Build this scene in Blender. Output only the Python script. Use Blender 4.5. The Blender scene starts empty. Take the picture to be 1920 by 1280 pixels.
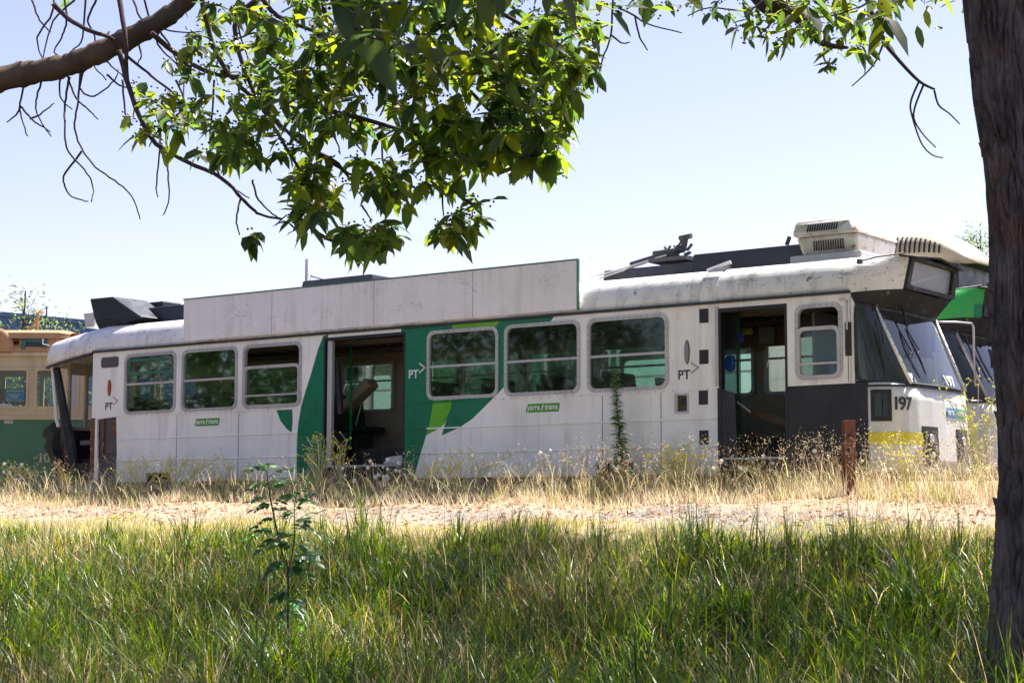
import bpy, math, random
import numpy as np
from mathutils import Vector, Matrix, noise
from mathutils.geometry import delaunay_2d_cdt
random.seed(7); rng = np.random.default_rng(7)
SC = bpy.context.scene
C = SC.collection
R = math.radians

# ---------------------------------------------------------------- camera, sky, sun, exposure
F, PITCH, ROLL, ALPHA, DIST, EYE, U0 = 3300.0, 0.09792067, 0.00211391, 0.63844102, 20.93990, -0.20228801, -10.03764563
cr, sr, cp, sp = math.cos(ROLL), math.sin(ROLL), math.cos(PITCH), math.sin(PITCH)
CA, SA = math.cos(ALPHA), math.sin(ALPHA)
cam = bpy.data.objects.new('camera', bpy.data.cameras.new('camera')); C.objects.link(cam)
cam.data.sensor_width = 36; cam.data.sensor_fit = 'HORIZONTAL'; cam.data.lens = F / 1920 * 36
cam.data.clip_start = .1; cam.data.clip_end = 3000
right = Vector((cr, -sp * sr, cp * sr)); up = Vector((-sr, -sp * cr, cp * cr)); fwd = Vector((0, cp, sp))
cam.matrix_world = Matrix(((right.x, up.x, -fwd.x, 0), (right.y, up.y, -fwd.y, 0), (right.z, up.z, -fwd.z, EYE), (0, 0, 0, 1)))
SC.camera = cam

SUN_EL, SUN_AZ = R(60), R(50)          # azimuth from +Y towards +X
SUN = Vector((math.sin(SUN_AZ) * math.cos(SUN_EL), math.cos(SUN_AZ) * math.cos(SUN_EL), math.sin(SUN_EL)))
world = bpy.data.worlds.new('World'); SC.world = world; world.use_nodes = True
wn = world.node_tree; bg = wn.nodes['Background']
sky = wn.nodes.new('ShaderNodeTexSky'); sky.sky_type = 'NISHITA'; sky.sun_disc = False
sky.sun_elevation = SUN_EL; sky.sun_rotation = SUN_AZ; sky.air_density = 1.0; sky.dust_density = .8; sky.ozone_density = 2.0
tn = wn.nodes.new('ShaderNodeMix'); tn.data_type = 'RGBA'; tn.blend_type = 'MULTIPLY'; tn.inputs[0].default_value = 1; tn.inputs[7].default_value = (.99, .775, .80, 1)
wn.links.new(sky.outputs[0], tn.inputs[6]); wn.links.new(tn.outputs[2], bg.inputs[0]); bg.inputs[1].default_value = .093
sl = bpy.data.lights.new('sun', 'SUN'); sl.energy = 5.0; sl.angle = R(.53); sl.color = (1, .95, .87)
so = bpy.data.objects.new('sun', sl); C.objects.link(so); so.rotation_euler = (-SUN).to_track_quat('-Z', 'Y').to_euler(); so.location = SUN * 60
SC.view_settings.view_transform = 'Standard'; SC.view_settings.look = 'None'; SC.view_settings.gamma = 1
SC.view_settings.exposure = 1.5

# ---------------------------------------------------------------- measuring helpers (photo pixel -> real place)
def ray(px, py):
    x, y = (px - 960) / F, -(py - 640) / F
    d = right * x + up * y + fwd
    return d / d.y                       # per metre of depth
def at(px, py, Y):
    """World point at depth Y along the view through a photo pixel."""
    return Vector((0, 0, EYE)) + ray(px, py) * Y
def S(px, py, w=0.0):
    """Tram-frame (x along the tram, z height) of a photo pixel on the plane w metres behind the near side."""
    d = ray(px, py); t = (DIST + w) / (SA * d.x + CA * d.y)
    P = Vector((0, 0, EYE)) + d * t
    return P.x * CA - P.y * SA - U0, P.z
def tram_world(x, w, z=0.0):
    u = x + U0
    return Vector((u * CA + (DIST + w) * SA, -u * SA + (DIST + w) * CA, z))
def project(P):
    q = Vector(P) - Vector((0, 0, EYE)); d = q.dot(fwd)
    return 960 + F * q.dot(right) / d, 640 - F * q.dot(up) / d
PROF_V = [-400, -60, .6, 1.2, 3.0, 5.2, 6.8, 9.5, 13, 22, 60, 400]
PROF_Z = [.6, .05, .0, .0, -.15, -.43, -.88, -1.62, -1.95, -2.0, -2.1, -2.4]
def gz(X, Y):
    """Terrain height: level along the track, a grassy bank falling towards the viewer."""
    u = X * CA - Y * SA; v = DIST - (X * SA + Y * CA)
    z = np.interp(v, PROF_V, PROF_Z)
    return z + .035 * np.sin(u * 1.3 + v * .7) + .03 * np.sin(u * 2.9 - v * 1.9 + 1.3) + .02 * np.sin(u * .6 + v * 3.1)
def gpt(px, py):
    """Where the view through a pixel meets the terrain."""
    Y = 8.0
    while Y < 45:
        P = at(px, py, Y)
        if P.z <= float(gz(P.x, P.y)): return P
        Y += .05
    return P

# ---------------------------------------------------------------- scene-graph helpers
def tag(o, label=None, cat=None, group=None, kind=None):
    for k, v in (('label', label), ('category', cat), ('group', group), ('kind', kind)):
        if v: o[k] = v
    return o
def empty(name, loc=(0, 0, 0), rz=0.0, **kw):
    o = bpy.data.objects.new(name, None); C.objects.link(o); o.location = loc; o.rotation_euler = (0, 0, rz)
    o.empty_display_size = .2
    return tag(o, **kw)
class MB:
    def __init__(s): s.v = []; s.f = []; s.m = []
    def add(s, vs, fs, mi=0):
        b = len(s.v); s.v += [tuple(p) for p in vs]
        for f in fs: s.f.append([b + i for i in f]); s.m.append(mi)
        return s
    def box(s, x0, x1, y0, y1, z0, z1, mi=0):
        return s.add([(x0, y0, z0), (x1, y0, z0), (x1, y1, z0), (x0, y1, z0), (x0, y0, z1), (x1, y0, z1), (x1, y1, z1), (x0, y1, z1)],
                     [(0, 3, 2, 1), (4, 5, 6, 7), (0, 1, 5, 4), (1, 2, 6, 5), (2, 3, 7, 6), (3, 0, 4, 7)], mi)
    def hexa(s, b, t, mi=0):
        """Bottom quad b (counter-clockwise from above) and top quad t."""
        return s.add(list(b) + list(t), [(0, 3, 2, 1), (4, 5, 6, 7), (0, 1, 5, 4), (1, 2, 6, 5), (2, 3, 7, 6), (3, 0, 4, 7)], mi)
    def prism(s, pts, y0, y1, mi=0):
        """Polygon in (x, z), counter-clockwise seen from -y, given depth y0..y1."""
        n = len(pts)
        vs = [(x, y0, z) for x, z in pts] + [(x, y1, z) for x, z in pts]
        fs = [list(range(n)), list(range(2 * n - 1, n - 1, -1))] + [(i, i + n, (i + 1) % n + n, (i + 1) % n) for i in range(n)]
        return s.add(vs, fs, mi)
    def ring(s, outer, inner, y0, y1, mi=0):
        n = len(outer)
        vs = [(x, y0, z) for x, z in outer] + [(x, y0, z) for x, z in inner] + [(x, y1, z) for x, z in outer] + [(x, y1, z) for x, z in inner]
        fs = []
        for i in range(n):
            j = (i + 1) % n
            fs += [(i, j, n + j, n + i), (i, 2 * n + i, 2 * n + j, j), (n + i, n + j, 3 * n + j, 3 * n + i), (2 * n + i, 3 * n + i, 3 * n + j, 2 * n + j)]
        return s.add(vs, fs, mi)
    def tube(s, pts, rad, n=8, mi=0, cap=True):
        pts = [Vector(p) for p in pts]; k = len(pts)
        if not hasattr(rad, '__len__'): rad = [rad] * k
        vs = []; prev = None
        for i, p in enumerate(pts):
            t = (pts[min(i + 1, k - 1)] - pts[max(i - 1, 0)]).normalized()
            a = prev - t * prev.dot(t) if prev is not None else t.orthogonal()
            if a.length < 1e-6: a = t.orthogonal()
            a.normalize(); prev = a; b = t.cross(a)
            for j in range(n):
                th = 2 * math.pi * j / n
                vs.append(p + (a * math.cos(th) + b * math.sin(th)) * rad[i])
        fs = [(i * n + j, i * n + (j + 1) % n, (i + 1) * n + (j + 1) % n, (i + 1) * n + j) for i in range(k - 1) for j in range(n)]
        if cap: fs += [list(range(n))[::-1], [(k - 1) * n + j for j in range(n)]]
        return s.add(vs, fs, mi)
    def patch(s, a, b, c, d, nu=1, nv=1, mi=0):
        """Bilinear patch a-b-c-d, counter-clockwise seen from outside."""
        a, b, c, d = map(Vector, (a, b, c, d)); vs = []
        for j in range(nv + 1):
            for i in range(nu + 1):
                p, q = i / nu, j / nv
                vs.append((a * (1 - p) + b * p) * (1 - q) + (d * (1 - p) + c * p) * q)
        return s.grid(vs, nu, nv, mi)
    def grid(s, vs, nu, nv, mi=0):
        w = nu + 1
        return s.add(vs, [(j * w + i, j * w + i + 1, (j + 1) * w + i + 1, (j + 1) * w + i) for j in range(nv) for i in range(nu)], mi)
    def build(s, name, mats, parent=None, smooth=False, bevel=0, solid=0, label=None):
        me = bpy.data.meshes.new(name); me.from_pydata(s.v, [], s.f)
        if not isinstance(mats, (list, tuple)): mats = [mats]
        for m in mats: me.materials.append(m)
        me.polygons.foreach_set('material_index', s.m)
        if smooth: me.polygons.foreach_set('use_smooth', [True] * len(s.f))
        me.update()
        o = bpy.data.objects.new(name, me); C.objects.link(o)
        if parent: o.parent = parent
        if solid:
            md = o.modifiers.new('thickness', 'SOLIDIFY'); md.thickness = solid; md.offset = -1
        if bevel:
            md = o.modifiers.new('edge', 'BEVEL'); md.width = bevel; md.segments = 2; md.limit_method = 'ANGLE'; md.angle_limit = R(40)
        if label: o['label'] = label
        return o
def rrect(x0, x1, z0, z1, r, n=6):
    out = []
    for cx, cz, a0 in ((x1 - r, z0 + r, -90), (x1 - r, z1 - r, 0), (x0 + r, z1 - r, 90), (x0 + r, z0 + r, 180)):
        for i in range(n + 1):
            a = R(a0 + 90 * i / n); out.append((cx + r * math.cos(a), cz + r * math.sin(a)))
    return out
def inside(p, poly):
    x, y = p; c = False; j = len(poly) - 1
    for i in range(len(poly)):
        xi, yi = poly[i]; xj, yj = poly[j]
        if (yi > y) != (yj > y) and x < (xj - xi) * (y - yi) / (yj - yi) + xi: c = not c
        j = i
    return c
def cdt_sheet(outline, holes, colours, step=None):
    """Triangulated sheet in (x, z): outline minus holes; colours = [(polygon, material index)], later wins."""
    loops = [outline] + holes + [p for p, _ in colours]
    vs, es = [], []
    for lp in loops:
        b = len(vs); vs += [Vector(p) for p in lp]; es += [(b + i, b + (i + 1) % len(lp)) for i in range(len(lp))]
    V, _, Fs, *_ = delaunay_2d_cdt(vs, es, [], 0, 1e-5)
    mb = MB(); mb.v = [(p.x, 0, p.y) for p in V]
    for f in Fs:
        c = sum((V[i] for i in f), Vector((0, 0))) / len(f)
        if not inside(c, outline) or any(inside(c, h) for h in holes): continue
        mi = 0
        for p, k in colours:
            if inside(c, p): mi = k
        a, b, d = (V[i] for i in f[:3])
        if (b - a).cross(d - a) < 0: f = f[::-1]
        mb.f.append(list(f)); mb.m.append(mi)
    return mb
def np_mesh(name, verts, faces, mats, parent=None, tint=None, smooth=False):
    """faces: list of (k, n) index arrays."""
    me = bpy.data.meshes.new(name); me.vertices.add(len(verts)); me.vertices.foreach_set('co', np.asarray(verts, np.float32).ravel())
    tot = np.concatenate([np.full(len(f), f.shape[1], np.int32) for f in faces]); idx = np.concatenate([f.ravel() for f in faces]).astype(np.int32)
    me.loops.add(len(idx)); me.loops.foreach_set('vertex_index', idx)
    me.polygons.add(len(tot)); me.polygons.foreach_set('loop_start', np.concatenate([[0], np.cumsum(tot)[:-1]]).astype(np.int32))
    if smooth: me.polygons.foreach_set('use_smooth', np.ones(len(tot), bool))
    if tint is not None:
        at_ = me.attributes.new('tint', 'FLOAT_COLOR', 'POINT')
        at_.data.foreach_set('color', np.hstack([tint, np.ones((len(tint), 1))]).astype(np.float32).ravel())
    me.update(calc_edges=True); me.validate()
    for m in (mats if isinstance(mats, (list, tuple)) else [mats]): me.materials.append(m)
    o = bpy.data.objects.new(name, me); C.objects.link(o)
    if parent: o.parent = parent
    return o

# ---------------------------------------------------------------- materials
def new_mat(name):
    m = bpy.data.materials.new(name); m.use_nodes = True
    return m, m.node_tree, m.node_tree.nodes['Principled BSDF']
def ntex(nt, scale, detail=6, rough=.6, vec=None, sc=None):
    t = nt.nodes.new('ShaderNodeTexNoise'); t.inputs['Scale'].default_value = scale; t.inputs['Detail'].default_value = detail; t.inputs['Roughness'].default_value = rough
    if sc is not None:
        mp = nt.nodes.new('ShaderNodeMapping'); mp.inputs['Scale'].default_value = sc; nt.links.new(vec, mp.inputs[0]); vec = mp.outputs[0]
    if vec is not None: nt.links.new(vec, t.inputs['Vector'])
    return t.outputs['Fac']
def ramp(nt, fac, a, b, ca=0.0, cb=1.0):
    r = nt.nodes.new('ShaderNodeMapRange'); r.inputs['From Min'].default_value = a; r.inputs['From Max'].default_value = b
    r.inputs['To Min'].default_value = ca; r.inputs['To Max'].default_value = cb; nt.links.new(fac, r.inputs['Value'])
    return r.outputs[0]
def mix(nt, fac, a, b):
    m = nt.nodes.new('ShaderNodeMix'); m.data_type = 'RGBA'
    if hasattr(fac, 'links'): nt.links.new(fac, m.inputs[0])
    else: m.inputs[0].default_value = fac
    for s, v in ((m.inputs[6], a), (m.inputs[7], b)):
        if hasattr(v, 'links'): nt.links.new(v, s)
        else: s.default_value = (*v, 1)
    return m.outputs[2]
def mul(nt, a, b):
    m = nt.nodes.new('ShaderNodeMath'); m.operation = 'MULTIPLY'
    for s, v in ((m.inputs[0], a), (m.inputs[1], b)):
        if hasattr(v, 'links'): nt.links.new(v, s)
        else: s.default_value = v
    return m.outputs[0]
def bump(nt, bs, h, strength=.3, dist=.01):
    b = nt.nodes.new('ShaderNodeBump'); b.inputs['Strength'].default_value = strength; b.inputs['Distance'].default_value = dist
    nt.links.new(h, b.inputs['Height']); nt.links.new(b.outputs[0], bs.inputs['Normal'])
def objvec(nt): return nt.nodes.new('ShaderNodeTexCoord').outputs['Object']
def paint(name, base, grime=(.16, .13, .10), streak=.5, blotch=.35, chip=.0, chipc=(.05, .045, .04), rough=.45, metal=0.0, var=.08, crack=0.0, rust=0.0, band=None):
    """Weathered paint: run-down streaks, blotches of dirt, chips, hairline cracks."""
    m, nt, bs = new_mat(name); ov = objvec(nt)
    col = mix(nt, ramp(nt, ntex(nt, .9, 4, .6, ov), .3, .7), [c * (1 - var) for c in base], [min(1, c * (1 + var)) for c in base])
    if streak:
        s1 = ramp(nt, ntex(nt, 1, 5, .65, ov, (5, 5, .28)), .48, .72)
        s2 = ramp(nt, ntex(nt, 1, 3, .6, ov, (.8, .8, 1.4)), .38, .6)
        col = mix(nt, mul(nt, mul(nt, s1, s2), streak), col, grime)
    if blotch:
        col = mix(nt, mul(nt, ramp(nt, ntex(nt, 3.2, 8, .7, ov), .5, .8), blotch), col, grime)
    if rust:                                # thin rust runs and specks
        r1 = ramp(nt, ntex(nt, 1, 4, .6, ov, (16, 16, .5)), .60, .72); r2 = ramp(nt, ntex(nt, 1, 3, .6, ov, (1.1, 1.1, 2.2)), .5, .68)
        col = mix(nt, mul(nt, mul(nt, r1, r2), rust), col, (.24, .13, .07))
        col = mix(nt, mul(nt, ramp(nt, ntex(nt, 26, 5, .7, ov), .70, .74), rust), col, (.16, .09, .05))
    if band:                                # a ragged belt of lifted paint along the cove
        sxyz = nt.nodes.new('ShaderNodeSeparateXYZ'); nt.links.new(ov, sxyz.inputs[0])
        wob = nt.nodes.new('ShaderNodeMath'); wob.operation = 'ADD'; nt.links.new(sxyz.outputs['Z'], wob.inputs[0]); nt.links.new(ramp(nt, ntex(nt, 2.5, 6, .7, ov), .3, .7, -.12, .12), wob.inputs[1])
        bm = mul(nt, ramp(nt, wob.outputs[0], band[0], band[0] + .06), ramp(nt, wob.outputs[0], band[1] - .06, band[1], 1, 0))
        col = mix(nt, mul(nt, mul(nt, bm, ramp(nt, ntex(nt, 9, 8, .75, ov, (.5, .5, 1.6)), .55, .62)), .6), col, (.17, .15, .14))
    fine = ntex(nt, 45, 4, .7, ov)
    col = mix(nt, mul(nt, ramp(nt, fine, .55, .8), .16), col, [c * .55 for c in base])
    if chip:
        c1 = ramp(nt, ntex(nt, 9, 9, .72, ov), .62 - .1 * chip, .66 - .1 * chip)
        col = mix(nt, c1, col, chipc)
    if crack:
        vo = nt.nodes.new('ShaderNodeTexVoronoi'); vo.feature = 'DISTANCE_TO_EDGE'; vo.inputs['Scale'].default_value = 2.2
        mp = nt.nodes.new('ShaderNodeVectorMath'); mp.operation = 'ADD'; tn = nt.nodes.new('ShaderNodeTexNoise'); tn.inputs['Scale'].default_value = 3; tn.inputs['Detail'].default_value = 6
        nt.links.new(ov, tn.inputs['Vector']); nt.links.new(ov, mp.inputs[0]); nt.links.new(tn.outputs['Color'], mp.inputs[1]); nt.links.new(mp.outputs[0], vo.inputs['Vector'])
        line = ramp(nt, vo.outputs['Distance'], .0, .012, 1, 0); lm = ramp(nt, ntex(nt, 1.1, 3, .5, ov), .45, .6)
        col = mix(nt, mul(nt, mul(nt, line, lm), crack), col, (.05, .045, .04))
    nt.links.new(col, bs.inputs['Base Color'])
    nt.links.new(ramp(nt, ntex(nt, 4, 5, .6, ov), .3, .7, max(.1, rough - .12), min(1, rough + .15)), bs.inputs['Roughness'])
    bs.inputs['Metallic'].default_value = metal
    bump(nt, bs, ntex(nt, 1.7, 4, .5, ov), .22, .03)
    return m
def leafmat(name, rough=.4, trans=.45, spec=.5, glow=2.2):
    """Thin leaf: colour from the per-leaf tint, part of the light passes through."""
    m, nt, bs = new_mat(name)
    a = nt.nodes.new('ShaderNodeAttribute'); a.attribute_name = 'tint'
    nt.links.new(a.outputs['Color'], bs.inputs['Base Color']); bs.inputs['Roughness'].default_value = rough
    bs.inputs['Specular IOR Level'].default_value = spec
    tr = nt.nodes.new('ShaderNodeBsdfTranslucent')
    hs = nt.nodes.new('ShaderNodeHueSaturation'); hs.inputs['Hue'].default_value = .485; hs.inputs['Saturation'].default_value = 1.1; hs.inputs['Value'].default_value = glow
    nt.links.new(a.outputs['Color'], hs.inputs['Color']); nt.links.new(hs.outputs[0], tr.inputs['Color'])
    mx = nt.nodes.new('ShaderNodeMixShader'); mx.inputs[0].default_value = trans
    nt.links.new(bs.outputs[0], mx.inputs[1]); nt.links.new(tr.outputs[0], mx.inputs[2])
    nt.links.new(mx.outputs[0], nt.nodes['Material Output'].inputs['Surface'])
    return m
def glassmat(name, tint=(.5, .62, .58), dirt=.12, dirtc=(.35, .36, .34), refl=1.0):
    """Thin window glass: tinted see-through, Fresnel reflection, a film of dust."""
    m, nt, bs = new_mat(name); ov = objvec(nt)
    tp = nt.nodes.new('ShaderNodeBsdfTransparent'); tp.inputs[0].default_value = (*tint, 1)
    gl = nt.nodes.new('ShaderNodeBsdfGlossy'); gl.inputs['Roughness'].default_value = .03; gl.inputs['Color'].default_value = (.9, .95, .95, 1)
    fr = nt.nodes.new('ShaderNodeFresnel'); fr.inputs['IOR'].default_value = 1.5
    bn = nt.nodes.new('ShaderNodeBump'); bn.inputs['Strength'].default_value = .05; bn.inputs['Distance'].default_value = .02
    nt.links.new(ntex(nt, 1.6, 2, .4, ov), bn.inputs['Height']); nt.links.new(bn.outputs[0], gl.inputs['Normal'])
    mx = nt.nodes.new('ShaderNodeMixShader'); nt.links.new(mul(nt, fr.outputs[0], refl), mx.inputs[0]); nt.links.new(tp.outputs[0], mx.inputs[1]); nt.links.new(gl.outputs[0], mx.inputs[2])
    df = nt.nodes.new('ShaderNodeBsdfDiffuse'); df.inputs[0].default_value = (*dirtc, 1)
    m2 = nt.nodes.new('ShaderNodeMixShader')
    d = ramp(nt, ntex(nt, 2.4, 7, .65, ov), .35, .8, dirt * .3, dirt * 1.8)
    nt.links.new(d, m2.inputs[0]); nt.links.new(mx.outputs[0], m2.inputs[1]); nt.links.new(df.outputs[0], m2.inputs[2])
    nt.links.new(m2.outputs[0], nt.nodes['Material Output'].inputs['Surface'])
    return m
def barkmat(name, c1, c2, c3, sc=(9, 9, 1.6)):
    m, nt, bs = new_mat(name); ov = objvec(nt)
    n1 = ntex(nt, 1, 8, .65, ov, sc); n2 = ntex(nt, 1.1, 4, .6, ov)
    col = mix(nt, ramp(nt, n1, .35, .7), c1, c2); col = mix(nt, ramp(nt, n2, .56, .68), col, c3)
    nt.links.new(col, bs.inputs['Base Color']); bs.inputs['Roughness'].default_value = .9; bs.inputs['Specular IOR Level'].default_value = .2
    bump(nt, bs, ntex(nt, 2.5, 8, .7, ov, (sc[0] * 1.2, sc[1] * 1.2, sc[2])), .6, .012)
    return m

M = {}
ZGUT = 2.69
M['white'] = paint('weathered_white_paint', (.87, .86, .86), grime=(.29, .25, .21), streak=.48, blotch=.12, rust=.75)
M['roofwhite'] = paint('flaking_roof_paint', (.82, .80, .79), streak=.75, blotch=.3, chip=.08, chipc=(.16, .15, .145), rough=.4, crack=.9, band=(ZGUT + .20, ZGUT + .46))
M['board'] = paint('ad_board_paint', (.85, .82, .84), grime=(.34, .30, .27), streak=.5, blotch=.18, crack=.6, rough=.55, var=.06, rust=.3)
M['green'] = paint('green_livery', (.0, .165, .085), grime=(.03, .05, .04), streak=.25, blotch=.15, rough=.3)
M['lime'] = paint('lime_livery', (.13, .44, .02), grime=(.05, .08, .03), streak=.2, blotch=.1, rough=.3)
M['darkgreen'] = paint('dark_green_paint', (.03, .14, .10), streak=.2, rough=.4)
M['black'] = paint('black_panel', (.010, .009, .013), grime=(.03, .028, .03), streak=.25, blotch=.3, rough=.5)
M['rubber'] = paint('black_rubber', (.02, .02, .022), grime=(.09, .09, .085), streak=.3, blotch=.4, rough=.6)
M['roofblack'] = paint('roof_black', (.018, .022, .03), grime=(.07, .07, .07), blotch=.4, streak=.2, rough=.4)
M['alu'] = paint('dull_aluminium', (.50, .49, .51), grime=(.2, .18, .16), streak=.4, blotch=.45, rough=.45, metal=.25)
M['steel'] = paint('dark_steel', (.10, .10, .11), grime=(.12, .07, .04), streak=.3, blotch=.5, rough=.6, metal=.3)
M['grey'] = paint('grey_lining', (.22, .22, .24), streak=.4, blotch=.4)
M['cream'] = paint('cream_lining', (.42, .35, .27), streak=.4, blotch=.4, rough=.6)
M['wood'] = paint('old_timber', (.14, .09, .055), streak=.6, blotch=.5, rough=.8)
M['seatgreen'] = paint('seat_vinyl', (.015, .05, .035), streak=.1, blotch=.3, rough=.5)
M['floor'] = paint('tram_floor_rubber', (.016, .017, .02), blotch=.3, rough=.75)
M['ceil'] = paint('stripped_ceiling', (.09, .075, .06), streak=.0, blotch=.8, rough=.8)
M['polegreen'] = paint('green_pole', (.01, .36, .10), streak=0, blotch=.1, rough=.3)
M['yellow'] = paint('yellow_paint', (.72, .60, .01), grime=(.2, .15, .05), streak=.15, blotch=.1, rough=.4)
M['blue'] = paint('blue_plastic', (.02, .09, .40), streak=0, blotch=.1, rough=.35)
M['orange'] = paint('amber_lens', (.48, .07, .015), streak=0, blotch=.3, rough=.25)
M['ink'] = paint('dark_lettering', (.03, .025, .04), streak=0, blotch=0, rough=.5)
M['inkwhite'] = paint('white_lettering', (.75, .76, .74), streak=0, blotch=.1, rough=.5)
M['inkgrey'] = paint('grey_lettering', (.30, .29, .24), streak=0, blotch=.1, rough=.5)
M['logogreen'] = paint('logo_green', (.06, .32, .03), streak=0, blotch=.08, rough=.35)
M['logoblue'] = paint('logo_blue', (.0, .22, .42), streak=0, blotch=.08, rough=.35)
M['acwhite'] = paint('stained_fibreglass', (.58, .57, .53), grime=(.34, .24, .13), streak=.5, blotch=.9, chip=.45, chipc=(.36, .20, .07), rough=.5)
M['acbeige'] = paint('beige_fibreglass', (.50, .43, .31), grime=(.2, .16, .1), streak=.5, blotch=.5, rough=.6)
M['dirtblack'] = paint('mouldy_paint', (.022, .022, .022), grime=(.012, .012, .012), streak=.8, blotch=.8, chip=.1, chipc=(.26, .25, .24), rough=.7)
M['rust'] = paint('rusty_steel', (.19, .065, .036), grime=(.05, .02, .012), streak=.7, blotch=.9, chip=.7, chipc=(.34, .25, .20), rough=.85)
M['front'] = paint('front_paint', (.66, .66, .62), streak=.3, blotch=.25, rough=.28)
M['tgreen'] = paint('bright_green_head', (.03, .36, .06), streak=.5, grime=(.1, .3, .1), blotch=.2, rough=.35)
M['wgreen'] = paint('old_tram_green', (.055, .185, .09), grime=(.05, .08, .05), streak=.35, blotch=.4, rough=.5)
M['wcream'] = paint('old_tram_cream', (.60, .46, .28), streak=.4, blotch=.4, rough=.6)
M['worange'] = paint('rusted_roof', (.50, .27, .13), grime=(.25, .10, .03), streak=.5, blotch=.6, rough=.8)
M['wallblue'] = paint('blue_grey_sheeting', (.10, .19, .33), streak=.3, blotch=.2, rough=.5)
M['pole'] = paint('grey_pole', (.20, .20, .24), streak=.3, blotch=.2, rough=.6)
M['curtain'] = paint('pale_panel', (.45, .45, .46), streak=.4, blotch=.4, rough=.8)
M['screen'] = paint('blank_destination_screen', (.26, .30, .34), grime=(.4, .4, .4), streak=.3, blotch=.2, rough=.35)
M['glass'] = glassmat('window_glass', (.66, .78, .73), .015, (.20, .25, .23), .65)
M['glassdark'] = glassmat('dark_window_glass', (.62, .74, .68), .012, (.14, .19, .16), .65)
M['glassfront'] = glassmat('windscreen_glass', (.46, .54, .55), .08, (.36, .40, .44), 1.05)
M['glassclear'] = glassmat('clear_window_glass', (.80, .90, .86), .05, (.5, .55, .52))
M['leaf'] = leafmat('broad_leaf', .42, .6, .5, 5.2)
M['blade'] = leafmat('grass_blade', .38, .45, .5, 2.8)
M['straw'] = leafmat('dry_stalk', .7, .25, .2)
M['canopy'] = leafmat('high_leaf', .4, .3)
M['bark'] = barkmat('furrowed_bark', (.04, .034, .036), (.16, .135, .135), (.15, .07, .045), (9, 9, 3.2))
M['limb'] = barkmat('smooth_bark', (.075, .055, .042), (.17, .125, .09), (.06, .048, .04), (7, 7, 7))
M['twig'] = barkmat('twig_bark', (.055, .04, .045), (.10, .075, .065), (.08, .05, .04), (8, 8, 8))
M['berry'] = paint('dark_berry', (.03, .022, .016), streak=0, blotch=.2, rough=.6)
M['puff'] = paint('seed_puff', (.80, .77, .68), streak=0, blotch=.2, rough=.9)
M['petal'] = paint('yellow_petal', (.85, .74, .05), streak=0, blotch=.05, rough=.7)

# ---------------------------------------------------------------- text
def text(body, loc, xdir, updir, size, mat, parent, name='lettering', extrude=.0015, sx=1.0, shear=0.0, align='LEFT', bold=.02):
    cu = bpy.data.curves.new(name, 'FONT'); cu.body = body; cu.size = size; cu.extrude = extrude; cu.shear = shear; cu.align_x = align
    cu.offset = size * bold; tmp = bpy.data.objects.new(name, cu); C.objects.link(tmp)
    me = bpy.data.meshes.new_from_object(tmp); bpy.data.objects.remove(tmp); bpy.data.curves.remove(cu); me.name = name
    me.materials.clear(); me.materials.append(mat); o = bpy.data.objects.new(name, me); C.objects.link(o)
    x = Vector(xdir).normalized(); u = Vector(updir); u = (u - x * u.dot(x)).normalized(); n = x.cross(u)
    o.parent = parent; loc = Vector(loc)
    o.matrix_local = Matrix(((x.x * sx, u.x, n.x, loc.x), (x.y * sx, u.y, n.y, loc.y), (x.z * sx, u.z, n.z, loc.z), (0, 0, 0, 1)))
    return o
XD, ZD = (1, 0, 0), (0, 0, 1)
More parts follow.
